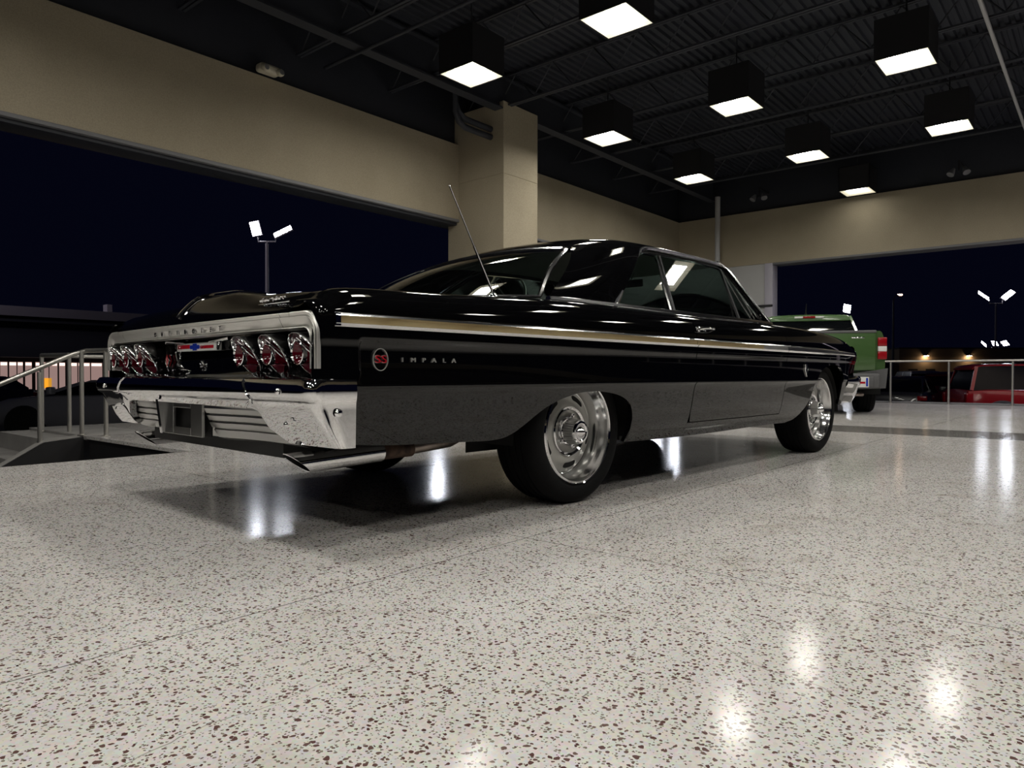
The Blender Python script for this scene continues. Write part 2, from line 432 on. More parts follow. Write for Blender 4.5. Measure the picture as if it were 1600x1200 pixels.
# end panel and jamb at the far corner
bm=B(XF+.02,XF+.3,6.39,8.64,0,ZB,.004); pn=struct('wall_far_panel',bm,M['white_panel'])
struct('trim_10',B(XF-.01,XF+.32,6.20,6.39,0,ZB,.006),M['jamb'])
struct('trim_11',B(XF-.04,XF+.02,6.2,7.4,2.23,2.28,.004),M['housing'])
po=ob('steel_pipe_column',lathe([(.0,0),(.11,0),(.11,.02),(.062,.02),(.062,4.95),(0,4.95)],24,'z'),M['white_panel'],loc=(16.62,7.42,0))
tag(po,'slim white steel pipe column in the far corner of the canopy','column')
# ---------------------------------------------------------------- ceiling lamps
def lamp(core='lamp_core'):
    r=empty('ceiling_light',(0,0,4.5))
    h=.30; bm=bmesh.new()
    # open housing: four sides and a top
    for a in ((-h,h,-h,-h+.012),(-h,h,h-.012,h),(-h,-h+.012,-h,h),(h-.012,h,-h,h)): box(bm,*a,0,.50)
    box(bm,-h,h,-h,h,.49,.50)
    ob('housing',bm,M['housing'],r)
    e=h-.014; g=.19
    # dished reflector frame round the glowing core
    def band(a,za,b,zb_,name,m):
        V=[]
        for s_,z in ((a,za),(b,zb_)): V+=[(-s_,-s_,z),(s_,-s_,z),(s_,s_,z),(-s_,s_,z)]
        ob(name,(V,[(k,(k+1)%4,4+(k+1)%4,4+k) for k in range(4)]),m,r,ang=10)
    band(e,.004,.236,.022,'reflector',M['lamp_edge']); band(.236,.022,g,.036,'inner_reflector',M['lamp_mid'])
    ob('lens',([(-g,-g,.035),(g,-g,.035),(g,g,.035),(-g,g,.035)],[(0,3,2,1)]),M[core],r)
    ob('hanger',T([(0,0,.5),(0,0,1.06)],.012,6),M['joist'],r)
    return r
VIS={(6.8,4.22):'square downlight nearest overhead, topmost in the view right of the column',
 (6.8,6.42):'square downlight hanging just before the head of the beige column',
 (10.08,6.42):'square downlight just right of the beige column head',
 (10.08,4.22):'square downlight in the middle of the canopy, right of the one beside the column',
 (10.0,2.0):'large looking square downlight at upper right with a visible dark box above',
 (13.25,6.42):'small far square downlight nearest the corner of the two beige walls',
 (13.2,4.20):'square downlight in the third row from front, centre of the canopy',
 (13.1,2.0):'square downlight furthest right under the pale sprinkler pipe',
 (16.4,4.18):'furthest square downlight close above the right beige wall'}
first=None
spots=list(VIS)
HID=[(6.8,2.0),(6.8,-.2),(10.0,-.2),(13.2,-.2),
     (3.55,4.22),(3.55,2.0),(3.55,-.2),(3.55,-2.4),(.3,6.42),(.3,4.22),(.3,2.0),(.3,-.2),(.3,-2.4),(-2.95,4.22),(-2.95,2.0),(-2.95,-.2),(-2.95,-2.4),
     (6.8,-2.4),(10.0,-2.4),(-6.2,2.0),(-6.2,-.2)]
for sp in spots+HID:
    if first is None: o=first=lamp()
    elif sp==(16.4,4.18): o=lamp('lamp_dim')
    else: o=copy_tree(first)
    o.location=(sp[0],sp[1],4.5)
    if sp in VIS: tag(o,VIS[sp],'ceiling light','square downlights under the canopy')
    else:
        xw={-6.2:'farthest row behind the viewer',-2.95:'second row behind the viewer',.3:'row straight above the viewer',3.55:'first row ahead, above the coupe tail',6.8:'row above the coupe roof',10.0:'row above the coupe nose',13.2:'row above the green pickup'}[sp[0]]
        yw={6.42:'beside the left wall',4.22:'second from the left wall',2.0:'in the middle line',-.2:'fourth from the left wall',-2.4:'fifth from the left wall'}[sp[1]]
        tag(o,'unseen square downlight '+yw+', '+xw,'ceiling light','square downlights out of view')
# emergency light on the left wall top
r=empty('emergency_light',(5.16,8.53,4.62)); tag(r,'cream oval emergency light with two heads on the left beige wall top','emergency light')
bm=bmesh.new(); box(bm,-.15,.15,-.05,.112,-.055,.055,.04,4); ob('casing',bm,M['plastic_cream'],r)
for s in (-1,1):
    bm=lathe([(0,-.12),(.035,-.12),(.048,-.10),(.045,-.06),(.03,-.03),(0,-.03)],20,'y'); ob('lamp_head',bm,M['plastic_cream'],r,loc=(s*.11,.0,-.035))
    bm=lathe([(0,-.123),(.034,-.123)],20,'y'); ob('lamp_lens',bm,M['grey_trim'],r,loc=(s*.11,0,-.035))
def floods(x,y,z,lab):
    r=empty('twin_floodlight',(x,y,z)); tag(r,lab,'floodlight')
    ob('bracket',T([(0,0,.02),(0,0,.22),(XF+.11-x,0,.22)],.015,8),M['housing'],r)
    for s in (-1,1):
        bm=lathe([(0,.06),(.03,.06),(.06,-.04),(.07,-.09),(.06,-.09),(0,-.08)],18,'z'); ob('lamp_head',bm,M['grey_trim'],r,loc=(0,s*.11,.03),rot=(s*.35,.5,0))
floods(16.5,2.35,4.62,'small unlit twin floodlight above the right beige wall near the picture edge')
floods(16.5,6.35,4.75,'small unlit twin floodlight near the far corner of the canopy')
# ---------------------------------------------------------------- railings
def railing(name,label,posts,tops,r=.021,zp=.88,extra=()):
    e=empty(name,posts[0]); o=Vector(posts[0]); tag(e,label,'railing')
    for p in posts:
        z1=zp(p) if callable(zp) else zp
        q=Vector(p)-o
        bm=tube(bmesh.new(),[q,q+Vector((0,0,z1-p[2]))],r,12); lathe([(0,0),(r*1.9,0),(r*1.9,.008),(r,.012)],12,'z',bm,q)
        ob('post',bm,M['steel'],e)
    for t in tops:
        ob('top_rail',T([Vector(p)-o for p in t],r*1.1,12),M['steel'],e)
    return e
ys=[1.47+1.07*k for k in range(-9,5)]
railing('guard_railing','long steel guard railing along the far right terrace edge before parked cars',[(16.83,y,0) for y in ys],[[(16.83,-8.4,.89),(16.83,6.15,.89)]],.02,.88)
railing('stair_handrail','front steel handrail sloping down the left stair beside the bumper',[(2.62,7.72,0),(2.74,7.45,0),(2.28,7.78,-.15),(1.2,7.80,-.62)],
        [[(1.0,7.80,-.02+.0),(1.2,7.8,.14),(2.55,7.76,.79),(2.66,7.70,.83),(2.76,7.4,.83),(2.98,6.55,.83)]],.021,lambda p:(.83 if p[0]>2.5 else (.62 if p[0]>2 else .13)))
railing('stair_railing','rear level steel railing behind the left stair handrail',[(2.60,8.80,-.02),(2.70,8.30,-.02),(4.2,8.85,0)],[[(2.60,8.80,.80),(4.3,8.85,.80)],[(2.60,8.80,.80),(2.70,8.30,.80)]],.021,.80)
railing('side_railing','short steel railing seen under the coupe beyond the floor edge',[(3.13,6.15,0),(3.08,5.62,0)],[[(3.09,5.5,.83),(3.13,6.25,.83)]],.021,.83)
# stair down beyond the railing
bm=bmesh.new()
for k in range(5): box(bm,2.62-.30*(k+1),2.62-.30*k,7.85,9.25,ZG,-.165*(k+1)+.14)
st=struct('stair_steps',bm,M['concrete'])
bm=bmesh.new(); prism(bm,[(2.62,0.0),(2.62,ZG),(.9,ZG),(.9,-.86),(2.3,-.03)],.13,'y',7.70); struct('stair_stringer',bm,M['concrete'])
bm=bmesh.new(); prism(bm,[(2.62,-.012),(2.62,ZG),(1.0,ZG),(1.0,-.80),(2.28,-.045)],.02,'y',7.675); struct('stair_tiles',bm,M['tile'])
struct('landing_slab',B(2.62,3.25,7.6,9.3,-.04,.0,.004),M['concrete'])
# ================================================================ THE BLACK COUPE
car=empty('vintage_coupe',(2.7924,2.791,0),-.0559)
tag(car,'black vintage two-door hardtop coupe with chrome bumper parked on the speckled floor','car')
def P(u,v,z): return Vector((u,-v,z))       # u forward, v to the right, z up
Wf=pchip([(-1.44,.985),(-1.3,.992),(-.8,1.0),(0,1.004),(1.2,1.006),(2.2,1.0),(2.8,.985),(3.3,.96),(3.6,.935),(3.8,.91),(3.9,.89)])
Hf=pchip([(-1.44,.815),(-1.42,.825),(-1.40,.84),(-1.375,.858),(-1.345,.877),(-1.30,.890),(-1.22,.897),(-1.09,.901),(-.85,.908),(-.63,.917),(-.45,.926),(-.28,.933),(0,.940),(.5,.943),(.8,.943),(1.5,.945),(1.9,.948),(2.2,.947),(2.73,.942),(3.2,.928),(3.45,.912),(3.7,.882),(3.82,.845),(3.9,.80)])
gB=pchip([(.22,.125),(.26,.105),(.30,.075),(.36,.05),(.42,.035),(.48,.024),(.53,.015),(.549,.008),(.556,.001)])
gR=pchip([(.556,.001),(.562,.0),(.575,.003),(.60,.010),(.63,.016),(.66,.0185),(.685,.018),(.700,.0145),(.713,.004),(.720,.0005),(.745,0)])
gF=pchip([(.556,.001),(.562,.0),(.575,.002),(.60,.004),(.66,.0045),(.69,.004),(.715,.0005),(.745,0)])
gT=pchip([(.745,0),(.80,.001),(.825,.006),(.85,.016),(.87,.029),(.885,.042),(.898,.060),(.907,.080),(.912,.100),(.915,.125)])
def recess(u): return sm(-1.290,-1.268,u)*(1-.85*sm(-.9,.4,u))*(1-sm(3.3,3.7,u))
def halfw(u,zn):
    """half width at nominal height zn (crest at .915)"""
    if zn<=.556: g=gB(zn)
    elif zn<=.745:
        k=recess(u); g=gF(zn)*(1-k)+gR(zn)*k
    else: g=gT(zn)
    g+=.05*sm(3.45,3.95,u)*abs(zn-.76)/.3
    return Wf(u)-g
def zreal(u,zn):
    return zn if zn<=.80 else .80+(zn-.80)*(Hf(u)-.80)/.115
zb=pchip([(-1.44,.39),(-1.37,.385),(-1.29,.369),(-1.11,.354),(-.87,.346),(-.64,.338),(-.57,.343),(-.52,.358),(-.47,.383),(-.40,.425),(-.33,.462),(-.2,.503),(-.09,.521),(0,.524),(.1,.517),(.2,.500),(.26,.478),(.30,.452),(.327,.41),(.340,.37),(.344,.33),(.346,.266),(.36,.262),(1.2,.255),(2.1,.264),(2.37,.262),(2.43,.27),(2.51,.305),(2.57,.345),(2.63,.394),(2.67,.45),(2.70,.52),(2.74,.575),(2.82,.628),(2.9,.653),(2.98,.668),(3.09,.678),(3.19,.676),(3.27,.664),(3.333,.640),(3.365,.61),(3.381,.57),(3.386,.50),(3.388,.37),(3.40,.366),(3.50,.362),(3.515,.366),(3.52,.60),(3.86,.62)])
ZN=[.222,.24,.262,.285,.31,.34,.37,.40,.43,.46,.49,.515,.535,.546,.552,.556,.559,.562,.568,.578,.59,.605,.625,.65,.67,.685,.693,.700,.707,.713,.718,.723,.735,.745,.76,.78,.80,.815,.83,.845,.858,.87,.88,.888,.895,.901,.906,.910,.913,.915]
def us(a,b,step=.03,dense=()):
    s=set([round(a,4),round(b,4)]); n=max(1,int((b-a)/step))
    for i in range(n+1): s.add(round(a+(b-a)*i/n,4))
    for c,h,st in dense:
        x=c-h
        while x<=c+h:
            if a<x<b: s.add(round(x,4))
            x+=st
    return sorted(s)
def sidecol(u,low=None,inset=0,hi=.915,flange=.02):
    lowz=zb(u) if low is None else max(low,0)
    col=[]
    if flange: col.append(P(u,halfw(u,max(.222,min(lowz,.745)))-inset-flange,lowz+.004))
    for zn in ZN:
        if zn>hi+1e-6: break
        z=max(zn,lowz) if zn<=.80 else zn
        col.append(P(u,halfw(u,z)-inset,zreal(u,z)))
    return col
def mirror(rows): return [[Vector((p.x,-p.y,p.z)) for p in r] for r in rows]
def side_part(name,ulist,m,low=None,hi=.915,extra=None,both=True,inset=0):
    res=[]
    for s in ((0,1) if both else (0,)):
        rows=[sidecol(u,low(u) if callable(low) else low,0,hi) for u in ulist]
        # turned-in edges at both ends of the panel
        def turn(r,du): return [Vector((p.x+du,p.y+(.018 if p.y<0 else -.018),p.z)) for p in r]
        rows=[turn(rows[0],0.001)]+rows+[turn(rows[-1],-.001)]
        if extra: rows=extra(rows)
        if s: rows=mirror(rows)
        res.append(ob(name,grid(rows),m,car,ang=32))
    return res
dn=[(-1.279,.014,.0025),(-.54,.06,.012),(.31,.05,.006),(3.375,.03,.004),(2.67,.05,.01),(2.85,.1,.02)]
def rear_round(rows):
    # roll the quarter panel round its rear corner into the tail
    r0=rows[1]; out=[]
    for du,ins in ((-.036,.060),(-.040,.030),(-.037,.020),(-.030,.010),(-.019,.004),(-.008,.001)):
        out.append([Vector((p.x+du,p.y+ins,p.z-(.010*(-du/.046) if p.z>.8 else 0))) for p in r0])
    out+=rows[1:]
    for r in out:
        for p in r:
            if p.z<.575 and p.x<-1.315: p.x=-1.315+(p.x+1.315)*.12
    return out
side_part('quarter_panel',us(-1.385,.897,.03,dn),M['paint'],extra=rear_round)
side_part('front_fender',us(2.140,3.865,.03,dn),M['paint'])
zdoor=lambda u: .340-.0*u
def doorlow(u): return .338+.05*(1-sm(.903,.93,u))**2
side_part('door',us(.904,2.134,.04,[(.915,.012,.003)]),M['paint'],low=doorlow)
# rocker panels below the doors
for s in (1,-1):
    rows=[]
    for u in us(.895,2.142,.05):
        rows.append([P(u,s*(halfw(u,.262)-.02),zb(u)+.004)]+[P(u,s*(halfw(u,z)),z) for z in (zb(u),.28,.30,.32,.333)]+[P(u,s*(halfw(u,.333)-.02),.334)])
    ob('rocker_panel',grid(rows),M['paint'],car)
# ---- deck and hood surfaces
def vc(u): return halfw(u,.915)
zdk=pchip([(-1.432,.806),(-1.427,.825),(-1.415,.845),(-1.395,.866),(-1.365,.884),(-1.33,.895),(-1.28,.900),(-1.1,.906),(-.8,.916),(-.5,.930),(-.3,.940),(0,.95)])
def lidk(v): return sm(-.13,-.06,v)*(1-sm(.15,.5,v))
def deckz(u,v):
    s=min(1,abs(v)/vc(u)); z=zdk(u)+(Hf(u)-zdk(u))*s**3
    z+=.008*(1-sm(.0,.85,abs(v)))*sm(-1.40,-1.28,u)
    z-=.010*math.exp(-((abs(v)-.80)/.10)**2)*sm(-1.38,-1.25,u)
    # raised centre of the lid
    k=lidk(v); z+=.024*k*sm(-1.432,-1.35,u)*(1-sm(-1.0,-.6,u))
    return z
UD=sorted(set(lin(-1.432,-1.28,20)+lin(-1.28,-.53,16)))
def top_part(name,ul,va,vb,n,zf,m=M['paint'],thick=.018):
    vs=lin(va,vb,n)
    rows=[[P(u,v,zf(u,v)) for v in vs] for u in ul]
    rows=[[p+Vector((.001,0,-thick)) for p in rows[0]]]+rows+[[p+Vector((-.001,0,-thick)) for p in rows[-1]]]
    rows=[[r[0]-Vector((0,0,thick))]+r+[r[-1]-Vector((0,0,thick))] for r in rows]
    return ob(name,grid(rows),m,car)
top_part('trunk_lid',UD,-.805,.805,61,deckz)
for s in (1,-1):
    rows=[]
    for u in UD+lin(-.50,-.12,8):
        a,b=.812,vc(u)+.0005
        rows.append([P(u,s*(a+(b-a)*t),deckz(u,a+(b-a)*t)*(1-t)+Hf(u)*t) for t in lin(0,1,7)])
    ob('quarter_top',grid(rows),M['paint'],car)
rows=[[P(u,v,deckz(u,v)) for v in lin(-.811,.811,41)] for u in lin(-.522,-.10,12)]
ob('rear_deck_panel',grid(rows),M['paint'],car)
def hz_(u,v):
    zc=pchip([(2.1,.965),(2.6,.968),(3.1,.955),(3.5,.925),(3.75,.885),(3.86,.84)])(u)
    s=min(1,abs(v)/vc(u)); return zc+(Hf(u)-zc)*s**2.4-.008*math.exp(-((abs(v)-.70)/.08)**2)
top_part('hood',lin(2.46,3.85,36),-.64,.64,31,hz_)
for s in (1,-1):
    rows=[]
    for u in lin(2.12,3.865,40):
        a,b=.646,vc(u)+.0005
        rows.append([P(u,s*(a+(b-a)*t),hz_(u,a+(b-a)*t)*(1-t)+Hf(u)*t) for t in lin(0,1,9)])
    ob('fender_top',grid(rows),M['paint'],car)
ob('cowl_panel',grid([[P(u,v,hz_(u,v)) for v in lin(-.645,.645,21)] for u in lin(2.2,2.454,6)]),M['paint'],car)
# belt ledge inside the glass
for s in (1,-1):
    rows=[]
    for u in lin(-.12,2.13,40): rows.append([P(u,s*(vc(u)+.0005),Hf(u)),P(u,s*.862,Hf(u)+.004),P(u,s*.83,Hf(u)+.002),P(u,s*.825,Hf(u)-.05)])
    ob('belt_ledge',grid(rows),M['paint'],car)
    pts=[P(u,s*.872,Hf(u)+.008) for u in lin(-.20,2.16,36)]
    ob('belt_molding',sweep(bmesh.new(),pts,[(-.016,-.007),(.016,-.007),(.013,.006),(0,.010),(-.013,.006)]),M['trim_chrome'],car)
# ---- tail
# black tail panel with rolled lower lip
rows=[]
for v in lin(-.955,.955,41):
    bow=.02*(v/.95)**2
    rows.append([P(u+bow,v,z) for u,z in [(-1.43,.755),(-1.395,.748),(-1.372,.735),(-1.366,.70),(-1.368,.65),(-1.375,.61),(-1.395,.592),(-1.40,.585),(-1.38,.56)]])
ob('tail_panel',grid(rows),M['paint'],car,ang=40)
# bright horseshoe molding framing the tail panel
VO,VI=.972,.915
def mold(oi,name):
    rows=[]
    for (ov,oz),(iv,iz) in oi:
        r=[]
        for t,d in ((0,.035),(0,-.008),(.04,-.016),(.08,-.018),(.28,-.012),(.30,-.018),(.55,-.011),(.80,-.003),(.84,-.001),(.87,-.010),(.92,-.012),(.97,-.006),(1.0,.035)):
            v=ov+(iv-ov)*t; z=oz+(iz-oz)*t
            r.append(P(-1.423+d+.012*(v/.95)**2,v,z))
        rows.append(r)
    return ob(name,grid(rows),M['alu'],car,ang=28)
def horseshoe_end():
    R=.075; ri=.035; o=[];i=[]; zt,zi,zl=.806,.747,.618
    for k in range(5):
        o.append((VO,zl+(zt-R-zl)*k/5)); i.append((VI,zl+(zi-ri-zl)*k/5))
    for k in range(9):
        a=PI/2*k/8; o.append((VO-R+R*math.cos(a),zt-R+R*math.sin(a))); i.append((VI-ri+ri*math.cos(a),zi-ri+ri*math.sin(a)))
    for k in range(1,9):
        o.append((VO-R+(.7432-VO+R)*k/8,zt)); i.append((VI-ri+(.7432-VI+ri)*k/8,zi))
    return list(zip(o,i))
he=horseshoe_end()
mold(he,'tail_molding_end'); mold([((-a[0],a[1]),(-b[0],b[1])) for a,b in he],'tail_molding_end')
hs=mold([((v,.806),(v,.747)) for v in lin(-.7412,.7412,41)],'tail_molding_center')
nm=empty('nameplate',P(-1.436,0,.770),0,car)
RT=Matrix(((0,0,-1),(-1,0,0),(0,1,0)))     # text seen from behind
for k,ch in enumerate('CHEVROLET'):
    b2=text_mesh(ch,.027,.005)
    for v_ in b2.verts: v_.co.x*=1.25
    bmesh.ops.transform(b2,matrix=RT.to_4x4(),verts=b2.verts)
    ob('letter_'+ch.lower(),b2,M['letter'],nm,loc=(0,-(k-4)*.079,0),rot=(0,0,0))
# tail lights: three spears each side
def tail_light(v):
    uu=-1.372+.02*(v/.95)**2
    r=empty('tail_light',P(uu,v,.664),0,car)
    # slanted housing: ring leans rearwards at its top
    n=40; rows=[]
    def ring(R,u_top,u_bot,zc=0,sq=1.0):
        out=[]
        for k in range(n):
            a=2*PI*k/n; z=math.sin(a); out.append(P((u_top+u_bot)/2+(u_top-u_bot)/2*z,R*math.cos(a)*sq,zc+R*z))
        return out
    hr=[ring(.078,.0,.0),ring(.076,-.035,.0),ring(.072,-.086,-.004),ring(.070,-.092,-.006)]
    ob('bezel',grid(hr,closed_v=True),M['paint'],r,ang=50)
    ob('bezel_ring',grid([ring(.0710,-.088,-.004),ring(.0708,-.095,-.008),ring(.0692,-.0975,-.0105),ring(.0672,-.095,-.009),ring(.0655,-.084,-.002)],closed_v=True),M['trim_chrome'],r,ang=50)
    # lens halves filling the bezel, dished
    c=P(-.012,0,.0)
    outer=ring(.067,-.088,-.004); mid=ring(.040,-.040,.004)
    V=[];F=[]
    V=outer+mid
    top=[];bot=[]
    for k in range(n):
        f=(k,(k+1)%n,n+(k+1)%n,n+k)
        (top if 0<=k<n//2 else bot).append(f)
    V.append(c); ci=len(V)-1
    for k in range(n):
        f=(n+k,n+(k+1)%n,ci); (top if 0<=k<n//2 else bot).append(f)
    ob('upper_lens',(V,top),M['dark_lens'],r); ob('lower_lens',(V,bot),M['pink_lens'],r)
    # projecting centre cone with its own bright ring and red lens
    zc=.006
    tb=[ring(.036,-.012,.012,zc),ring(.0365,-.068,-.060,zc),ring(.0388,-.074,-.070,zc),ring(.0392,-.082,-.079,zc),ring(.0362,-.084,-.081,zc),ring(.0342,-.078,-.076,zc)]
    V,F=grid(tb[:2],closed_v=True); ob('cone',(V,F),M['red_lens'],r)
    ob('ring',grid(tb[1:],closed_v=True),M['chrome'],r,ang=50)
    V=ring(.034,-.078,-.076,zc)+ring(.018,-.058,-.058,zc)+[P(-.053,0,zc)]
    F=[(k,(k+1)%n,n+(k+1)%n,n+k) for k in range(n)]+[(n+k,n+(k+1)%n,2*n) for k in range(n)]
    ob('center_lens',(V,F),M['red_lens'],r)
    # crossed bright fins in the upper half
    fin=bmesh.new(); FX=-.022
    for s in (-1,1):
        tube(fin,[P(-.082,s*.028,.034),P(-.052,s*.044,.002),P(-.022,s*.050,-.026)],.0022,6)
        tube(fin,[P(-.090,s*.012,.054),P(-.058,s*.038,.020),P(-.030,s*.049,-.006)],.0018,6)
    ob('fins',fin,M['chrome'],r)
    return r
tl=[tail_light(v) for v in (.862,.672,.480,-.480,-.672,-.862)]
# centre emblem with colours, wings and lock
em=ob('center_emblem',B(-1.400,-1.372,-.185,.185,.695,.728,.004),M['white_enamel'],car)
ob('red_bar',B(-1.4025,-1.399,.05,.172,.705,.722,.002),M['red_enamel'],em)
ob('red_bar',B(-1.4025,-1.399,-.172,-.05,.703,.716,.002),M['red_enamel'],em)
bt=[(-.046,.0),(-.040,.008),(-.017,.008),(-.017,.014),(.017,.014),(.017,.008),(.040,.008),(.046,0),(.040,-.008),(.017,-.008),(.017,-.014),(-.017,-.014),(-.017,-.008),(-.040,-.008)]
bm=prism(bmesh.new(),[(-a,.711+b) for a,b in bt],.004,'x',-1.4035)
ob('bow_tie_badge',bm,M['blue_enamel'],em)
for s in (-1,1):
    bm=bmesh.new()
    tube(bm,[P(-1.394,s*.12,.728),P(-1.397,s*.20,.732),P(-1.397,s*.30,.737)],.005,8,rads=[.004,.0045,.0075]); tube(bm,[P(-1.39,s*.185,.70),P(-1.394,s*.20,.712),P(-1.394,s*.21,.728)],.006,8)
    ob('emblem_wing',bm,M['chrome'],em)
bm=lathe([(0,-1.384),(.009,-1.384),(.011,-1.380),(.019,-1.380),(.022,-1.374),(.022,-1.36)],28,'x')
ob('trunk_lock',bm,M['chrome'],car,loc=P(.0,.0,.635))
for s in (-1,1):
    bm=prism(bmesh.new(),[(0,-.026),(.018,0),(0,.026),(-.018,0)],.01,'x',-1.380); o=ob('red_reflector',bm,M['red_enamel'],car,loc=P(0,s*.335,.66))
    ob('reflector_rim',sweep(bmesh.new(),[(-1.381,-.023,0),(-1.381,0,.032),(-1.381,.023,0),(-1.381,0,-.032)],[(-.003,-.003),(.003,-.003),(.003,.003),(-.003,.003)],(-1,0,0),closed=True),M['chrome'],o)
# chrome strip added to imitate the highlight along the raised lid edge
pts=[P(-1.426,-.10,.843),P(-1.405,-.09,.872),P(-1.37,-.075,.902),P(-1.335,-.04,.924),P(-1.315,.03,.934),P(-1.31,.12,.934),P(-1.31,.25,.925),P(-1.31,.42,.912)]
pts=[Vector((p.x,p.y,deckz(p.x,-p.y)+.003)) for p in curve(pts,24)]
ob('lid_edge_highlight',T(pts,.006,8,rads=[.012-.0085*i/23 for i in range(24)]),M['chrome'],car)
# deck badge (slanted script plate)
bd=bmesh.new()
V=[(-.115,-.012),(.10,-.012),(.115,.012),(-.09,.012)]
prism(bd,[(a,b) for a,b in V],.006,'y',0)
ba=empty('deck_badge',P(-1.402,.66,.857),0,car)
b3=text_mesh('Super Sport',.034,.003,1.02); bmesh.ops.transform(b3,matrix=(RT.to_4x4()),verts=b3.verts)
ob('script',b3,M['trim_chrome'],ba,rot=(0,.95,0),loc=(-.008,0,.004))
ob('script_underline',T([P(-.006,-.105,-.012),P(-.006,.11,-.012)],.003,6),M['chrome'],ba)
# ---- rear bumper
def arc(c,r,a0,a1,n): return [(c[0]+r*math.cos(a0+(a1-a0)*i/(n-1)),c[1]+r*math.sin(a0+(a1-a0)*i/(n-1))) for i in range(n)]
bp=[(u,1.003-.004*sm(-1.38,-1.425,u)) for u in lin(-1.305,-1.425,11)]
bp+=arc((-1.43,.965),.036,PI/2,PI,7)
path=[]
for u,v in bp: path.append((u,v))
for v in lin(.93,.0,22)[0:]: path.append((-1.466-.022*(1-(v/.95)**2),v))
path+= [(u,-v) for u,v in path[::-1][1:]]
rows=[]
N=len(path)
for i,(u,v) in enumerate(path):
    a=Vector(path[max(i-1,0)]); b=Vector(path[min(i+1,N-1)]); d=(b-a).normalized(); nrm=Vector((-d.y,d.x))
    if nrm.dot(Vector((u+1.0,v)))<0: nrm=-nrm
    endk=sm(.60,.72,abs(v)) if abs(v)<.9 else 1              # deep end pieces
    rear=abs(nrm.x)
    zlow=.482-(.482-.362)*endk
    tuck=.0+.115*rear
    sec=[(-.07,.578),(-.012,.586),(.0,.583),(.012,.565),(.014,.538),(.008,.522),(-.002,.514),(-.012,.508)]
    if abs(v)>.98 and u>-1.44: sec=[(-.05,.578),(-.006,.586),(0,.583),(.004,.565),(.004,.538),(.002,.522),(.0,.514),(-.002,.508)]
    r=[]
    for n_,z in sec: r.append((n_,z))
    s0=sec[-1][0]
    for t in (.15,.4,.65,.85,1.0):
        z=.508+(zlow-.508)*t
        rr=s0-.022*t*(1-endk)-.004*(1-rear)*t
        r.append((rr,z))
    r.append((r[-1][0]-.03,zlow+.006)); 
    kk=sm(-1.30,-1.475,u)
    rows.append([P(u+nrm.x*n_+(.090*endk)*kk*(max(0,.508-z)/.146)**1.25,v+nrm.y*n_-(.004*sm(.85,1.0,abs(v))*sm(-1.36,-1.44,u)*(max(0,.508-z)/.146)**1.5)*(1 if v>0 else -1),z) for n_,z in r])
bpr=ob('rear_bumper',grid(rows),M['chrome_worn'],car,ang=38)
for s in (-1,1):
    for (v,z,u) in ((.83,.545,-1.487),(.80,.435,-1.440)):
        ob('bumper_bolt',lathe([(0,-.008),(.006,-.007),(.010,-.003),(.011,0)],16,'x'),M['chrome'],bpr,loc=P(u,s*v,z))
    ob('bumper_bolt',lathe([(0,-.009),(.008,-.008),(.013,-.003),(.014,.002)],16,'y'),M['chrome'],bpr,loc=P(-1.375,s*1.0075,.478),rot=(0,0,PI if s<0 else 0))
    # overlap seam where the end piece laps over the centre bar
    pts=[P(-1.478,s*.585,.586),P(-1.492,s*.60,.567),P(-1.494,s*.625,.538),P(-1.484,s*.64,.515),P(-1.474,s*.60,.500),P(-1.468,s*.575,.484)]
    ob('bumper_seam',T(curve(pts,14),.0035,6),M['chrome'],bpr)
# slatted lower panel and plate pocket
rows=[]
for v in lin(-.74,.74,45):
    bow=-.02*(1-(v/.95)**2); r=[]
    prof=[(-1.425,.49),(-1.435,.482)]
    for k in range(3):
        z=.470-.028*k; prof+=[(-1.442,z),(-1.440,z-.019),(-1.428,z-.021),(-1.428,z-.024)]
    prof+=[(-1.436,.386),(-1.430,.356),(-1.40,.345),(-1.36,.35)]
    if abs(v)<.185: prof=[(-1.425,.49)]+[(-1.405,z) for z in lin(.482,.352,len(prof)-2)]+[(-1.36,.345)]
    rows.append([P(u+.034*sm(.0,.3,abs(v)-.19)+bow+.40*(.49-z),v,z) for u,z in prof])
lp=ob('lower_valance',grid(rows),M['grey_metal'],car,ang=25)
# plate pocket
pk=empty('plate_bracket',P(-1.447,.0,.42),0,car)
bm=bmesh.new()
for (va,vb,za,zb_) in ((-.19,-.085,-.065,.065),(.085,.19,-.065,.065),(-.085,.085,-.065,-.035),(-.085,.085,.045,.065)):
    box(bm,-.008,.004,-vb,-va,za,zb_,.002,1)
ob('face_plate',bm,M['grey_metal'],pk)
ob('pocket_back',B(.028,.034,-.19,.19,-.065,.07),M['black'],pk)
bm=bmesh.new(); hexa(bm,[(-.012,.19,-.068),(.03,.19,-.068),(.03,.215,-.068),(-.012,.215,-.068)],[(-.030,.19,.075),(.03,.19,.075),(.03,.215,.075),(-.030,.215,.075)])
ob('side_cheek',bm,M['chrome'],pk)
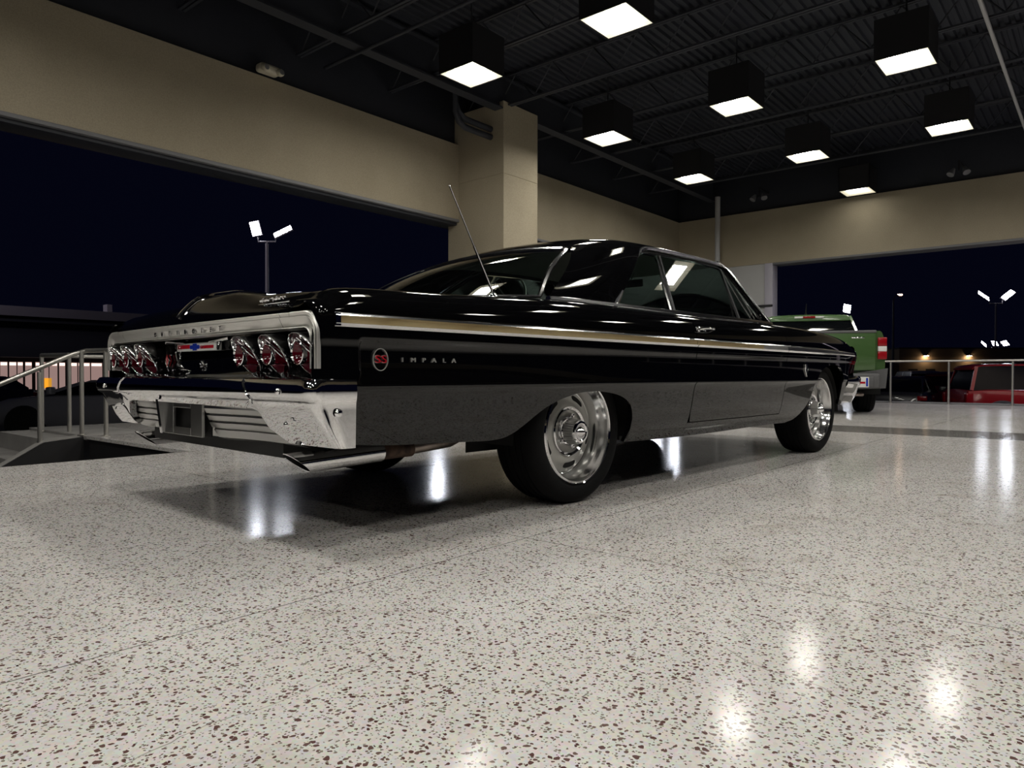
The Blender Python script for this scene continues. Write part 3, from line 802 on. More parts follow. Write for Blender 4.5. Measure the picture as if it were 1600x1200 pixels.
# ---- side trim: bright frame with patterned insert
def side_trim(name,ua,ub,z0,z1,m,off,th,s,ta=1,tb=1):
    rows=[]
    for u in us(ua,ub,.05):
        k=1-.35*sm(2.6,3.75,u); zm=.776-.004*sm(3,3.7,u); a=zm+(z0-.776)*k; b=zm+(z1-.776)*k
        w_=lambda z: halfw(u,z)+off
        rows.append([P(u,s*(w_(a)-off-.001),a),P(u,s*w_(a),a+.0005),P(u,s*(w_(a)+th*ta),a+.0015),P(u,s*(w_(b)+th*tb),b-.0015),P(u,s*w_(b),b-.0005),P(u,s*(w_(b)-off-.001),b)])
    rows=[[p+Vector((0,s*.012,0)) for p in rows[0]]]+rows+[[p+Vector((0,s*.012,0)) for p in rows[-1]]]
    return ob(name,grid(rows),m,car)
for s in (1,-1):
    for a,b in ((-1.378,.897),(.904,2.134),(2.14,3.72)):
        t=side_trim('trim_lower_molding',a,b,.752,.765,M['trim_chrome'],.003,.010,s,.1,1)
        side_trim('trim_upper_molding',a,b,.787,.798,M['trim_chrome'],.003,.009,s,1,.2)
        if a<0:
            side_trim('trim_insert',a+.01,b,.764,.789,M['gold_reflection'],.002,.001,s)
            side_trim('trim_end_cap',a,a+.018,.754,.797,M['chrome'],.004,.007,s)
        elif a<1: side_trim('trim_insert',a,1.75,.764,.789,M['gold_reflection'],.002,.001,s); side_trim('trim_insert',1.75,b,.764,.789,M['alu'],.002,.001,s)  # gold turning silver towards the front imitates the reflection
        else: side_trim('trim_insert',a,b,.764,.789,M['grey_metal'],.002,.001,s)
# side badges
RS=Matrix(((1,0,0),(0,0,-1),(0,1,0)))     # text seen from the right side
RL=Matrix(((-1,0,0),(0,0,1),(0,1,0)))
for s,R in ((1,RS),(-1,RL)):
    r=empty('side_badge',P(-1.195,s*(halfw(-1.195,.65)+.001),.650),0,car)
    n=28; ringp=[(.030*math.cos(2*PI*k/n),0,.037*math.sin(2*PI*k/n)) for k in range(n)]
    ob('badge_ring',sweep(bmesh.new(),ringp,[(-.0014,-.003),(.0014,-.003),(.0014,.003),(-.0014,.003)],(0,1,0),closed=True),M['alu'],r,loc=(0,-s*.003,0))
    b3=text_mesh('SS',.036,.003,1.0)
    for v_ in b3.verts: v_.co.x*=1.55
    bmesh.ops.transform(b3,matrix=R.to_4x4(),verts=b3.verts); ob('lettering',b3,M['red_enamel'],r,loc=(0,-s*.006,0),ang=20)
    b3=text_mesh('SS',.038,.002,1.0)
    for v_ in b3.verts: v_.co.x*=1.55
    bmesh.ops.transform(b3,matrix=R.to_4x4(),verts=b3.verts); ob('lettering_edge',b3,M['alu'],r,loc=(0,-s*.0035,0),ang=20)
    il=empty('model_name',P(-.985,s*(halfw(-1.0,.65)+.002),.650),0,car)
    for k,ch in enumerate('IMPALA'):
        b3=text_mesh(ch,.022,.004)
        for v_ in b3.verts: v_.co.x*=1.35
        bmesh.ops.transform(b3,matrix=R.to_4x4(),verts=b3.verts)
        ob('letter_'+ch.lower(),b3,M['alu'],il,loc=(s*(k-2.5)*.0475,0,0))
    # fender V emblem
    bm=bmesh.new()
    tube(bm,[(-.035,0,.012),(0,0,-.05),(.035,0,.012)],.005,8); tube(bm,[(0,0,-.05),(0,0,.05)],.0045,8)
    for dx in (-.012,.012): tube(bm,[(dx,0,.0),(dx*1.6,0,.035)],.005,8)
    ob('fender_emblem',bm,M['chrome'],car,loc=P(2.49,s*(halfw(2.49,.636)+.004),.640))
    # door handle
    h=empty('door_handle',P(1.0,s*(halfw(1.0,.85)+.002),.850),0,car)
    ob('grip',T(curve([(-.075,0,0),(-.06,-s*.028,.004),(.02,-s*.034,.008),(.075,-s*.022,.006),(.085,0,.004)],18),.008,8),M['chrome'],h)
    ob('push_button',lathe([(0,0),(.013,0),(.015,-.012),(.012,-.018),(0,-.019)][::-1],18,'y'),M['chrome'],h,loc=(-.072,0,-.002),rot=(0,0,0 if s>0 else PI))
    ob('escutcheon',B(-.09,.02,-.004,.004,-.014,.018,.003),M['chrome'],h)
    ob('key_lock',lathe([(0,-.006),(.010,-.005),(.012,0)],16,'y'),M['chrome'],h,loc=(-.04,0,-.028),rot=(0,0,0 if s>0 else PI))
# ---- greenhouse
def vg(z): return .862-(z-.955)*.5
zc_=pchip([(.27,1.292),(.33,1.318),(.42,1.350),(.55,1.382),(.75,1.408),(1.0,1.422),(1.3,1.423),(1.55,1.413),(1.75,1.393),(1.92,1.362)])
CF=[0,.2,.36,.48,.56,.61,.64]; CD=[0,.003,.011,.020,.030,.041,.052]
Qc=pchip([(0,.29),(1,.86)])
def Qpt(a):
    u=.29+.57*a; v=.602+.064*sm(-.2,.9,a); z=pchip([(0,1.258),(.25,1.293),(.5,1.318),(.75,1.332),(1,1.338)])(a); return (u,v,z)
def Bpt(a): return (-.175+.515*a,.842+.026*a,.944+.008*a)
drip=pchip([(.86,1.338),(1.3,1.352),(1.78,1.352)])
na=26; bmr=bmesh.new()
def addgrid(bm,rows):
    R=[[bm.verts.new(p) for p in r] for r in rows]
    for a,b in zip(R,R[1:]):
        for k in range(len(a)-1): bm.faces.new((a[k],a[k+1],b[k+1],b[k]))
def roofrow(uc,vq,zq,uq):
    k=vq/.666; half=[]
    zc=zc_(uc)
    for f_,d in zip(CF,CD):
        s=f_/.666; v=f_*k
        # blend crown to the edge height
        z=zc-(zc-zq)*(d/.064 if d/.064<1 else 1)
        half.append((uc+(uq-uc)*s**2,v,z))
    half.append((uq,vq,zq)); return half
rrows=[]
for i in range(na):
    a=i/(na-1); uq,vq,zq=Qpt(a); rrows.append(roofrow(.275+.585*a-.0,vq,zq,uq))
for i in range(1,27):
    t=i/26; uq=.86+.93*t; rrows.append(roofrow(.86+1.06*t,.666-.004*t,drip(uq),uq))
full=[[P(u,-v,z) for u,v,z in r[::-1]]+[P(u,v,z) for u,v,z in r[1:]] for r in rrows]
addgrid(bmr,full)
for s in (1,-1):
    rows=[]
    for i in range(na):
        a=i/(na-1); q=Vector(Qpt(a)); b=Vector(Bpt(a)); r=[]
        for j in range(19):
            t=j/18; p=q.lerp(b,t); bl=.050*math.sin(PI*t**.8)*(1-.6*a)
            p=p+Vector((-.25*bl,bl*.95,0)); r.append(P(p.x,s*p.y,p.z))
        rows.append(r)
    addgrid(bmr,rows)
# drip edge flange
for s in (1,-1):
    rows=[]
    for r in rrows[na-1:]:
        u,v,z=r[-1]; rows.append([P(u,s*v,z),P(u,s*(v+.006),z-.010),P(u,s*(v-.012),z-.020),P(u,s*(v-.03),z-.018)])
    addgrid(bmr,rows)
bmesh.ops.remove_doubles(bmr,verts=bmr.verts,dist=.0008)
ob('roof',bmr,M['paint'],car,ang=60)
ob('headliner',grid([[p+Vector((0,0,-.03)) for p in r[1:-1]] for r in full[1:]]),M['vinyl'],car)
# rear glass with bright surround
def rg(s,t):
    """s across -1..1, t bottom..top"""
    a=abs(s); bx=(-.455+.28*a**2.2,.802*s,.962-.012*a**2); tx=(.283+.008*a,.590*s,1.290-.036*a**2.4)
    p=Vector(bx).lerp(Vector(tx),t); p.z+=.030*math.sin(PI*t)*(1-.3*a*a); p.x-=.02*math.sin(PI*t); return P(p.x,p.y,p.z)
rows=[[rg(s,t) for s in lin(-1,1,41)] for t in lin(0,1,17)]
ob('rear_window',grid(rows),M['glass'],car)
loop=[rg(s,0) for s in lin(-1,1,41)]+[rg(1,t) for t in lin(.06,.92,12)]
loop+=[rg(.995,.965),rg(.975,.99)]+[rg(s,1) for s in lin(.94,-.94,37)]+[rg(-.975,.99),rg(-.995,.965)]+[rg(-1,t) for t in lin(.92,.06,12)]
loop=[p+Vector((-.004,0,.006)) for p in loop]
ob('rear_window_molding',sweep(bmesh.new(),loop,[(-.013,-.006),(.013,-.006),(.012,.003),(0,.008),(-.012,.003)],(-.35,0,1),closed=True),M['trim_chrome'],car)
# windshield
def wsf(s,t):
    a=abs(s); bx=(2.40-.26*a**2,.815*s,.965+.006*a); tx=(1.915-.12*a**2,.630*s,1.360-.018*a**2)
    p=Vector(bx).lerp(Vector(tx),t); p.z+=.02*math.sin(PI*t); p.x+=.02*math.sin(PI*t); return P(p.x,p.y,p.z)
ob('windshield',grid([[wsf(s,t) for s in lin(-1,1,31)] for t in lin(0,1,13)]),M['glass'],car)
loop=[wsf(s,0) for s in lin(-1,1,31)]+[wsf(1,t) for t in lin(.06,.94,12)]+[wsf(s,1) for s in lin(1,-1,31)]+[wsf(-1,t) for t in lin(.94,.06,12)]
ob('windshield_molding',sweep(bmesh.new(),[p+Vector((.004,0,.004)) for p in loop],[(-.011,-.006),(.011,-.006),(.010,.003),(0,.006),(-.010,.003)],(.5,0,1),closed=True),M['trim_chrome'],car)
def flatpoly(name,pts,m,s,inset=.014,parent=None):
    V=[P(u,s*(.774-(z-1.13)*.425-inset),z) for u,z in pts]; bm=bmesh.new()
    vs=[bm.verts.new(v) for v in V]; bm.faces.new(vs); bmesh.ops.triangulate(bm,faces=bm.faces)
    return ob(name,bm,m,parent or car)
def frame(name,pts,s,w=.008,d=.007,inset=.010,closed=False,m='trim_chrome',parent=None):
    V=[P(u,s*(vg(z)-inset),z) for u,z in pts]
    return ob(name,sweep(bmesh.new(),V,[(-w,-d),(w,-d),(w*.9,d*.4),(0,d),(-w*.9,d*.4)] if s>0 else [(-w,-d),(w,-d),(w*.9,d*.4),(0,d),(-w*.9,d*.4)],(0,-s,.45),closed=closed),M[m],parent or car)
for s in (1,-1):
    q=[(.375,.958),(.46,1.03),(.60,1.145),(.72,1.235),(.775,1.270),(.815,1.288),(.86,1.294),(1.005,1.300),(.905,.958)]
    g=flatpoly('quarter_window',q,M['glass'],s)
    frame('window_frame',curve([(a,b,0) for a,b in q[:7]],22) and [(p.x,p.y) for p in curve([(a,b,0) for a,b in q[:8]],26)],s,.006,.006,parent=g)
    frame('window_frame',[(1.000,1.300),(.902,.958)],s,.010,.007,parent=g)
    d=[(.93,.958),(1.045,1.302),(1.45,1.316),(1.80,1.308),(1.725,.965)]
    g=flatpoly('door_window',d,M['glass'],s)
    frame('window_frame',[(.928,.958),(1.042,1.302)],s,.0085,.007,parent=g)
    frame('window_frame',[(1.042,1.302),(1.25,1.311),(1.45,1.316),(1.65,1.314),(1.80,1.308)],s,.0055,.006,parent=g)
    v_=[(1.745,.965),(1.815,1.300),(1.865,1.275),(2.055,.975)]
    g=flatpoly('vent_window',v_,M['glass'],s)
    frame('window_frame',[(1.735,.965),(1.807,1.304)],s,.009,.008,m='housing',parent=g)
    frame('window_frame',[(1.815,1.302),(1.86,1.282),(1.96,1.13),(2.06,.975)],s,.007,.006,parent=g)
    # bright reveal molding round the whole side opening (pillar edge, drip rail, windshield post)
    pts=[(.335,.866,.957),(.50,.803,1.075),(.66,.742,1.190),(.775,.700,1.272),(.825,.684,1.305),(.865,.677,1.325),(.92,.675,1.334),(1.2,.676,1.343),(1.5,.676,1.345),(1.78,.672,1.340),(1.83,.682,1.330)]
    pts=curve([P(u,s*v,z) for u,v,z in pts],44)
    ob('drip_molding',sweep(bmesh.new(),pts,[(-.013,-.008),(.013,-.008),(.012,.002),(.004,.009),(-.004,.009),(-.012,.002)],(0,-s,.5)),M['trim_chrome'],car)
    pts=curve([P(.385,s*.840,.962),P(.70,s*.716,1.205),P(.81,s*.682,1.275),P(.87,s*.668,1.302),P(.95,s*.664,1.318),P(1.4,s*.664,1.328),P(1.80,s*.664,1.322)],40)
    ob('inner_reveal',sweep(bmesh.new(),pts,[(-.010,-.006),(.010,-.006),(.008,.004),(-.008,.004)],(0,-s,.5)),M['housing'],car)
    pts=curve([P(1.79,s*.660,1.345),P(1.845,s*.682,1.315),P(1.95,s*.757,1.180),P(2.06,s*.830,1.035),P(2.135,s*.868,.960)],20)
    ob('windshield_post',sweep(bmesh.new(),pts,[(-.022,-.012),(.022,-.012),(.022,.004),(.010,.012),(-.010,.012),(-.022,.004)],(0,-s,.4)),M['paint'],car)
    pts=[p+Vector((-.004,-s*.012,.006)) for p in pts]
    ob('post_molding',sweep(bmesh.new(),pts,[(-.008,-.006),(.008,-.006),(.006,.005),(-.006,.005)],(0,-s,.4)),M['trim_chrome'],car)
    # vent handle
    ob('inner_door_sill',sweep(bmesh.new(),[P(u,s*.80,.952) for u in (.35,.9,1.5,2.05)],[(-.03,-.02),(.03,-.02),(.03,.01),(-.03,.01)]),M['vinyl'],car)
# ---- interior
def seat(name,u,v0,v1,ztop,zb_=.45,lean=.16):
    r=empty(name,P(u,(v0+v1)/2,zb_),0,car); w=(v1-v0)/2
    bm=bmesh.new(); hexa(bm,[(.0,-w,0),(.0,w,0),(.12,w,0),(.12,-w,0)],[(-lean,-w*.92,ztop-zb_),(-lean,w*.92,ztop-zb_),(-lean+.09,w*.92,ztop-zb_),(-lean+.09,-w*.92,ztop-zb_)])
    bmesh.ops.bevel(bm,geom=list(bm.edges),offset=.03,segments=4,affect='EDGES')
    ob('seat_back',bm,M['vinyl'],r)
    ob('seat_cushion',B(.06,.58,-w,w,-.12,.05,.04,4),M['vinyl'],r); return r
seat('front_seat',.98,.10,.66,.955); seat('front_seat',.98,-.66,-.10,.955)
seat('rear_seat',.20,-.64,.64,.93)
ob('package_tray',B(-.50,.06,-.70,.70,.90,.915),M['vinyl_dark'],car)
ob('dashboard',B(1.93,2.30,-.76,.76,.80,.945,.03,4),M['vinyl_dark'],car)
sw=empty('steering_wheel',P(1.68,-.36,.90),0,car)
ring=[(math.sin(a)*.19*.35,.19*math.cos(a),.19*math.sin(a)*.94) for a in [2*PI*k/36 for k in range(36)]]
ob('wheel_rim',sweep(bmesh.new(),ring,[(-.008,-.008),(.008,-.008),(.008,.008),(-.008,.008)],(1,0,-.3),closed=True),M['vinyl'],sw)
ob('wheel_spokes',T([(0,-.185,0),(.03,0,-.02),(0,.185,0)],.008,8),M['chrome'],sw)
ob('steering_column',T([(.02,0,-.01),(.35,0,-.12)],.02,10),M['vinyl_dark'],sw)
rm=ob('rearview_mirror',B(1.735,1.75,-.11,.11,1.235,1.29,.006),M['vinyl_dark'],car); ob('mirror_stem',T([(1.75,0,1.28),(1.80,0,1.345)],.005,6),M['chrome'],rm)
# ---- wheels
def cylarc(bm,r0,r1,a0,a1,h0,h1,n=10):
    """annular-sector solid with rounded ends, spun about y"""
    rm_=(r0+r1)/2; hw=(r1-r0)/2; pts=[]
    for k in range(n+1):
        a=a0+(a1-a0)*k/n; pts.append((r1*math.cos(a),r1*math.sin(a)))
    for k in range(1,6):
        t=PI/2-PI*k/6; c=(rm_*math.cos(a1),rm_*math.sin(a1)); pts.append((c[0]+hw*(math.cos(a1)*math.sin(t)-math.sin(a1)*math.cos(t)),c[1]+hw*(math.sin(a1)*math.sin(t)+math.cos(a1)*math.cos(t))))
    for k in range(n+1):
        a=a1+(a0-a1)*k/n; pts.append((r0*math.cos(a),r0*math.sin(a)))
    for k in range(1,6):
        t=-PI/2+PI*k/6; c=(rm_*math.cos(a0),rm_*math.sin(a0)); pts.append((c[0]+hw*(math.cos(a0)*math.sin(t)+math.sin(a0)*math.cos(t)),c[1]+hw*(math.sin(a0)*math.sin(t)-math.cos(a0)*math.cos(t))))
    return prism(bm,pts,h1-h0,'y',h0)
def tyre(R,r,W,grooves,n=72):
    pr=[(r-.012,-.012),(r+.004,.003),(r+.018,.010),((R+r)/2+.008,.012),(R-.022,.004),(R-.008,-.010),(R-.001,-.030)]
    lo,hi=-.036,-(W-.036)
    k=len(grooves)
    for g in grooves: pr+=[(R,g+.006),(R-.007,g+.004),(R-.007,g-.004),(R,g-.006)]
    pr+=[(R-.001,-(W-.030)),(R-.008,-(W-.010)),(R-.022,-(W+.002)),((R+r)/2,-(W+.008)),(r+.018,-(W+.004)),(r,-(W-.004))]
    bm=lathe(pr,n,'y')
    # sidewall / shoulder blocks
    for k in range(60):
        a=2*PI*k/60; ca,sa=math.cos(a),math.sin(a)
        v=[bm.verts.new((rr*ca-tt*sa,h,rr*sa+tt*ca)) for rr,tt,h in ((R-.0005,-.0032,-.034),(R-.0005,.0032,-.034),(R-.0095,.0032,-.009),(R-.0095,-.0032,-.009))]
        v2=[bm.verts.new(p.co*1.004) for p in v]
        bm.faces.new(v2)
    return bm
def wheel():
    w_=ob('wheel',lathe([(.237,.002),(.243,.008),(.247,.002),(.246,-.01),(.240,-.012)],72,'y'),M['chrome'],None)
    ob('tire',tyre(.334,.245,.232,(-.062,-.095,-.135,-.170)),M['rubber'],w_)
    ob('barrel',lathe([(.239,.004),(.231,.006),(.227,-.004),(.224,-.020),(.217,-.030),(.209,-.070),(.203,-.092),(.196,-.096)],72,'y'),M['barrel'],w_)
    disc=[(.200,-.097),(.196,-.088),(.189,-.082),(.180,-.080),(.160,-.070),(.140,-.060),(.122,-.057),(.110,-.060),(.104,-.068),(.098,-.072),(.06,-.072),(0,-.072)]
    ob('wheel_disc',lathe(disc,72,'y'),M['rim'],w_,ang=50)
    for k in range(5):
        a=-PI/2-.12+2*PI*k/5; bm=bmesh.new(); cylarc(bm,.149,.175,a-.19,a+.19,-.085,-.0665)
        for v in bm.verts:
            r_=math.hypot(v.co.x,v.co.z)
            if v.co.y>-.07: v.co.y=-.0785+(.180-r_)*.42+.0022
        ob('vent_slot',bm,M['black'],w_)
    ob('trim_ring',lathe([(.113,-.062),(.117,-.052),(.112,-.047),(.103,-.054),(.100,-.068)],48,'y'),M['chrome'],w_)
    for k in range(5):
        a=PI/2+.3+2*PI*k/5; ob('lug_nut',lathe([(.011,-.072),(.011,-.052),(.008,-.046),(0,-.045)],6,'y',c=(.077*math.cos(a),0,.077*math.sin(a))),M['chrome'],w_,ang=20)
    cap=ob('center_cap',lathe([(.070,-.070),(.066,-.050),(.060,-.044),(.058,-.040)],48,'y'),M['chrome'],w_)
    V=[];F=[];n=120
    for r0,h in ((.063,-.045),(.057,.004),(.053,.011)):
        for k in range(n):
            r_=r0-(.0028 if (k//2)%2 else 0); a=2*PI*k/n; V.append((r_*math.cos(a),h,r_*math.sin(a)))
    for i in range(2):
        for k in range(n): F.append((i*n+k,i*n+(k+1)%n,(i+1)*n+(k+1)%n,(i+1)*n+k))
    ob('ribbed_hub',(V,F),M['grey_metal'],w_,ang=15)
    ob('hub_nose',lathe([(.054,.010),(.051,.017),(.042,.018),(.036,.013),(.026,.013),(.022,.022),(.013,.030),(.006,.036),(0,.037)],48,'y'),M['chrome'],w_)
    return w_
w0=wheel(); first_=True
for u in (0,3.023):
    for s in (1,-1):
        if first_: o=w0; first_=False
        else: o=copy_tree(w0)
        o.parent=car; o.location=P(u,s*.8885,.333); o.rotation_euler=(0,.35 if u else 0,PI if s>0 else 0)
# ---- underbody, wheel houses, exhaust
bm=bmesh.new(); box(bm,-1.34,3.6,-.60,.60,.30,.55); box(bm,.5,2.45,-.88,.88,.275,.40); box(bm,-1.33,-.66,-.90,.90,.40,.50)
box(bm,.9,2.2,-.10,.16,.20,.31,.02); box(bm,-.06,.06,-.66,.66,.30,.38,.02); box(bm,.75,1.9,.48,.60,.225,.28,.01); box(bm,.75,1.9,-.60,-.48,.225,.28,.01)
ob('underbody',bm,M['under'],car)
for s in (1,-1):
    for u0,hw_ in ((0,.46),(3.023,.38)):
        bm=bmesh.new(); n=18; rows=[]
        for k in range(n+1):
            a=PI*k/n; x=u0+hw_*math.cos(a); z=.30+.40*math.sin(a); rows.append([P(x,s*.60,z),P(x,s*.90,min(z,.66))])
        V,F=grid(rows); ob('wheel_house',(V,F),M['black'],car)
        ob('wheel_house_wall',grid([[P(u0-hw_,s*.61,.25),P(u0+hw_,s*.61,.25)],[P(u0-hw_,s*.61,.75),P(u0+hw_,s*.61,.75)]]),M['black'],car)
    # slash-cut tip
    a=P(-1.345,s*.70,.291); b=P(-.985,s*.70,.303); d=(b-a).normalized(); n=28; rows=[]
    for t,r_ in ((0,.0385),(.98,.0385),(1,.030)):
        ringp=[]
        for k in range(n):
            an=2*PI*k/n; off=Vector((0,math.cos(an)*r_,math.sin(an)*r_)); p=a.lerp(b,t)+off
            if t==0: p=p+d*(-.048*math.sin(an))
            ringp.append(p)
        rows.append(ringp)
    inner=[[a+d*(-.048*math.sin(2*PI*k/n))+Vector((0,math.cos(2*PI*k/n)*.0355,math.sin(2*PI*k/n)*.0355)) for k in range(n)],[a.lerp(b,.3)+Vector((0,math.cos(2*PI*k/n)*.0355,math.sin(2*PI*k/n)*.0355)) for k in range(n)]]
    tip=ob('exhaust_tip',grid([inner[0]]+rows,closed_v=True),M['chrome'],car,ang=40)
    ob('tip_bore',grid(inner,closed_v=True),M['black'],tip)
    ob('tip_hanger',B(-1.20,-1.12,-s*.70-.012,-s*.70+.012,.33,.42),M['under'],car)
    bm=bmesh.new(); tube(bm,[b+Vector((-.01,0,0)),b+Vector((.14,0,.003))],.033,16)
    ob('pipe_clamp',bm,M['rust'],car)
    ob('exhaust_pipe',T([b+Vector((.13,0,.003)),P(-.62,s*.68,.318),P(-.48,s*.62,.34),P(-.2,s*.5,.42)],.026,14),M['pipe'],car)
# ---- front end
ob('grille',B(3.86,3.88,-.62,.62,.62,.76,.01),M['grey_metal'],car)
rows=[]
for v in lin(-.88,.88,31):
    k=.05*(1-(v/.88)**2); rows.append([P(u+k,v,z) for u,z in [(3.80,.845),(3.855,.83),(3.865,.80),(3.845,.79),(3.835,.62),(3.83,.55),(3.80,.44)]])
ob('front_header',grid(rows),M['paint'],car)
for s in (1,-1):
    for v in (.54,.75): ob('headlight',lathe([(.0,3.895),(.05,3.892),(.075,3.885),(.085,3.88),(.085,3.86)],28,'x'),M['chrome'],car,loc=P(0,s*v,.69))
fp=[(3.60,.905),(3.70,.93),(3.78,.935),(3.85,.925),(3.90,.89)]+[(3.945+.03*(1-(v/.86)**2),v) for v in lin(.85,0,14)]
fp+=[(u,-v) for u,v in fp[::-1][1:]]
rows=[]; N=len(fp)
for i,(u,v) in enumerate(fp):
    a=Vector(fp[max(i-1,0)]); b=Vector(fp[min(i+1,N-1)]); d=(b-a).normalized(); nr=Vector((d.y,-d.x))
    if nr.dot(Vector((u-2.5,v)))<0: nr=-nr
    back=max(0,3.9-u)
    lo=.37 if abs(v)>.6 else .45
    rows.append([P(u+nr.x*n_-sl,v+nr.y*n_,z) for n_,z,sl in [(-.05,.585,0),(0,.59,0),(.012,.57,0),(.010,.52,.01),(-.004,.50,.02),(-.010,.44,.05 if abs(v)>.6 else 0),(-.03,lo,.10 if abs(v)>.6 else 0),(-.06,lo+.01,.10 if abs(v)>.6 else 0)]])
ob('front_bumper',grid(rows),M['chrome'],car)
for s in (1,-1):
    ob('fender_filler',grid([[P(u,s*(.90-.0*u),.60),P(u-.02,s*.895,.48),P(u-.10,s*.88,.37)] for u in lin(3.50,3.78,6)]),M['paint'],car)
# ---- whip antenna on the right rear quarter
an=empty('antenna',P(-.498,.82,.915),0,car)
ob('antenna_base',lathe([(0,.045),(.008,.045),(.010,.030),(.018,.022),(.021,.006),(.024,0)],18,'z'),M['chrome'],an)
p0=Vector((0,0,.03)); p1=P(-.245,.0,.435)
ob('antenna_mast',T([p0,p0.lerp(p1,.45),p0.lerp(p1,.451),p0.lerp(p1,.99),p1],.003,8,rads=[.0055,.0050,.0036,.0028,.0045]),M['chrome'],an)
# ================================================================ OTHER VEHICLES
def road_wheel(R,r,W,rimm,blk=None):
    w_=ob('wheel',tyre(R,r,W,(-W*.3,-W*.5,-W*.7),40),M['rubber'],None)
    ob('rim',lathe([(r+.004,.0),(r-.01,.004),(r-.022,-.02),(r-.03,-.06),(r-.05,-.07),(.07,-.05),(.05,-.03),(0,-.03)],32,'y'),rimm,w_)
    bm=bmesh.new()
    for k in range(5):
        a=2*PI*k/5; cylarc(bm,.085,r-.055,a-.22,a+.22,-.09,-.030,4)
    ob('rim_opening',bm,M['black'],w_)
    return w_
def loft(stations,m,name,parent,ang=40):
    """stations: list of lists of points (same count), open cross sections mirrored; capped"""
    bm=bmesh.new(); R=[[bm.verts.new(p) for p in r] for r in stations]
    n=len(R[0])
    for a,b in zip(R,R[1:]):
        for k in range(n): bm.faces.new((a[k],a[(k+1)%n],b[(k+1)%n],b[k]))
    bm.faces.new(R[0][::-1]); bm.faces.new(R[-1])
    return ob(name,bm,m,parent,ang=ang)
def sect(x,pts):
    """pts: (y,z) right half from bottom centre to top centre, mirrored"""
    h=[Vector((x,-y,z)) for y,z in pts]; return h+[Vector((x,y,z)) for y,z in pts[::-1]]
def vehicle(name,label,cat,loc,head,W,prof,cab,wheels,R,paint,style='suv',tail=None,rimm='grey_metal',group=None):
    """x forward from the rear bumper; prof: (x,zbottom,zbelt,halfwidth scale); cab: (xr0,xr1,xf1,xf0,zroof)"""
    r=empty(name,loc,head); tag(r,label,cat,group); H=W/2
    st=[]
    for x,z0,z1,k in prof:
        h=H*k
        st.append(sect(x,[(0,z0),(h*.86,z0),(h*.97,z0+.10),(h,z0+(z1-z0)*.45),(h*.985,z0+(z1-z0)*.75),(h*.93,z1-.03),(h*.86,z1),(0,z1+.02)]))
    body=loft(st,M[paint],'body',r)
    xr0,xr1,xf1,xf0,zr=cab; zb0=lambda x:pchip([(p[0],p[2]) for p in prof])(x)
    cabst=[]
    for x,t in [(xr0,0),(xr0+(xr1-xr0)*.5,.55),(xr1,1),((xr1+xf1)/2,1),(xf1,1),(xf1+(xf0-xf1)*.5,.5),(xf0,0)]:
        zt=zb0(x)+(zr-.06-zb0(x))*t; w0=H*.87; w1=H*(.87-.16*t)
        cabst.append(sect(x,[(0,zb0(x)-.02),(w0,zb0(x)-.02),(w1,max(zt,zb0(x)-.01)),(0,max(zt,zb0(x)-.01)+.005)]))
    loft(cabst,M['car_glass'],'windows',r,30)
    rs=[]
    for x,z in [(xr1-.10,zr-.11),(xr1-.03,zr-.05),(xr1+.15,zr-.015),((xr1+xf1)/2,zr),(xf1-.1,zr-.02),(xf1+.05,zr-.07)]:
        rs.append(sect(x,[(0,z-.05),(H*.72,z-.05),(H*.715,z-.015),(H*.62,z),(0,z+.015)]))
    loft(rs,M[paint],'roof',r)
    for s in (1,-1):
        for xa,xb in ((xr0+.02,xr1),(xr0+(xf0-xr0)*.45,xr0+(xf0-xr0)*.47),(xf0-.02,xf1)):
            pts=[(xa,-s*H*.872,zb0(xa)-.01),(xb,-s*H*.715,zr-.07)]
            ob('pillar',sweep(bmesh.new(),pts,[(-.04,-.015),(.04,-.015),(.04,.012),(-.04,.012)],(0,-s,.4)),M[paint],r)
        for xw in wheels:
            # dark arch and the wheel in it
            bm=bmesh.new(); poly=[(xw+(R+.07)*math.cos(a),R+(R+.07)*math.sin(a)) for a in lin(-.3,PI+.3,16)]
            prism(bm,poly,.30,'y',-.15); ob('wheel_arch',bm,M['black'],r,loc=(0,-s*(H-.135),0))
            if style=='suv':
                ring=[(xw+(R+.09)*math.cos(a),-s*(H+.006),R+(R+.09)*math.sin(a)) for a in lin(-.15,PI+.15,18)]
                ob('fender_flare',sweep(bmesh.new(),ring,[(-.03,-.03),(.03,-.03),(.03,.03),(-.03,.03)],(0,-s,0)),M['grey_plastic'],r)
            w_=road_wheel(R,R*.66,.22,M[rimm]); w_.parent=r; w_.location=(xw,-s*(H-.02),R); w_.rotation_euler=(0,random.random(),PI if s>0 else 0)
    for s in (1,-1):
        x0=prof[0][0]; zt=prof[1][2]
        tb=B(x0-.012,x0+.16,-.09,.10,zt-.36,zt-.08,.02,2) if style=='suv' else B(x0-.012,x0+.14,-.16,.10,zt-.24,zt-.10,.02,2)
        for v in tb.verts: v.co.y*=s
        ob('tail_lamp',tb,M['red_lamp'],r,loc=(0,-s*(H-.13),0) if False else (0,-s*(H*.965-.09),0))
        ob('headlamp',B(prof[-1][0]-.12,prof[-1][0]+.01,-.15,.15,zt-.36,zt-.22,.02,2),M['chrome'],r,loc=(0,-s*(H-.28),0))
        ob('side_mirror',B(xf0-.42,xf0-.30,-.11,.11,zb0(xf0-.4)+.02,zb0(xf0-.4)+.19,.03,3),M[paint],r,loc=(0,-s*(H+.07),0))
        ob('door_handle',B(xr0+(xf0-xr0)*.38,xr0+(xf0-xr0)*.38+.2,-.012,.012,zt-.17,zt-.14,.006),M['chrome'],r,loc=(0,-s*(H+.01),0))
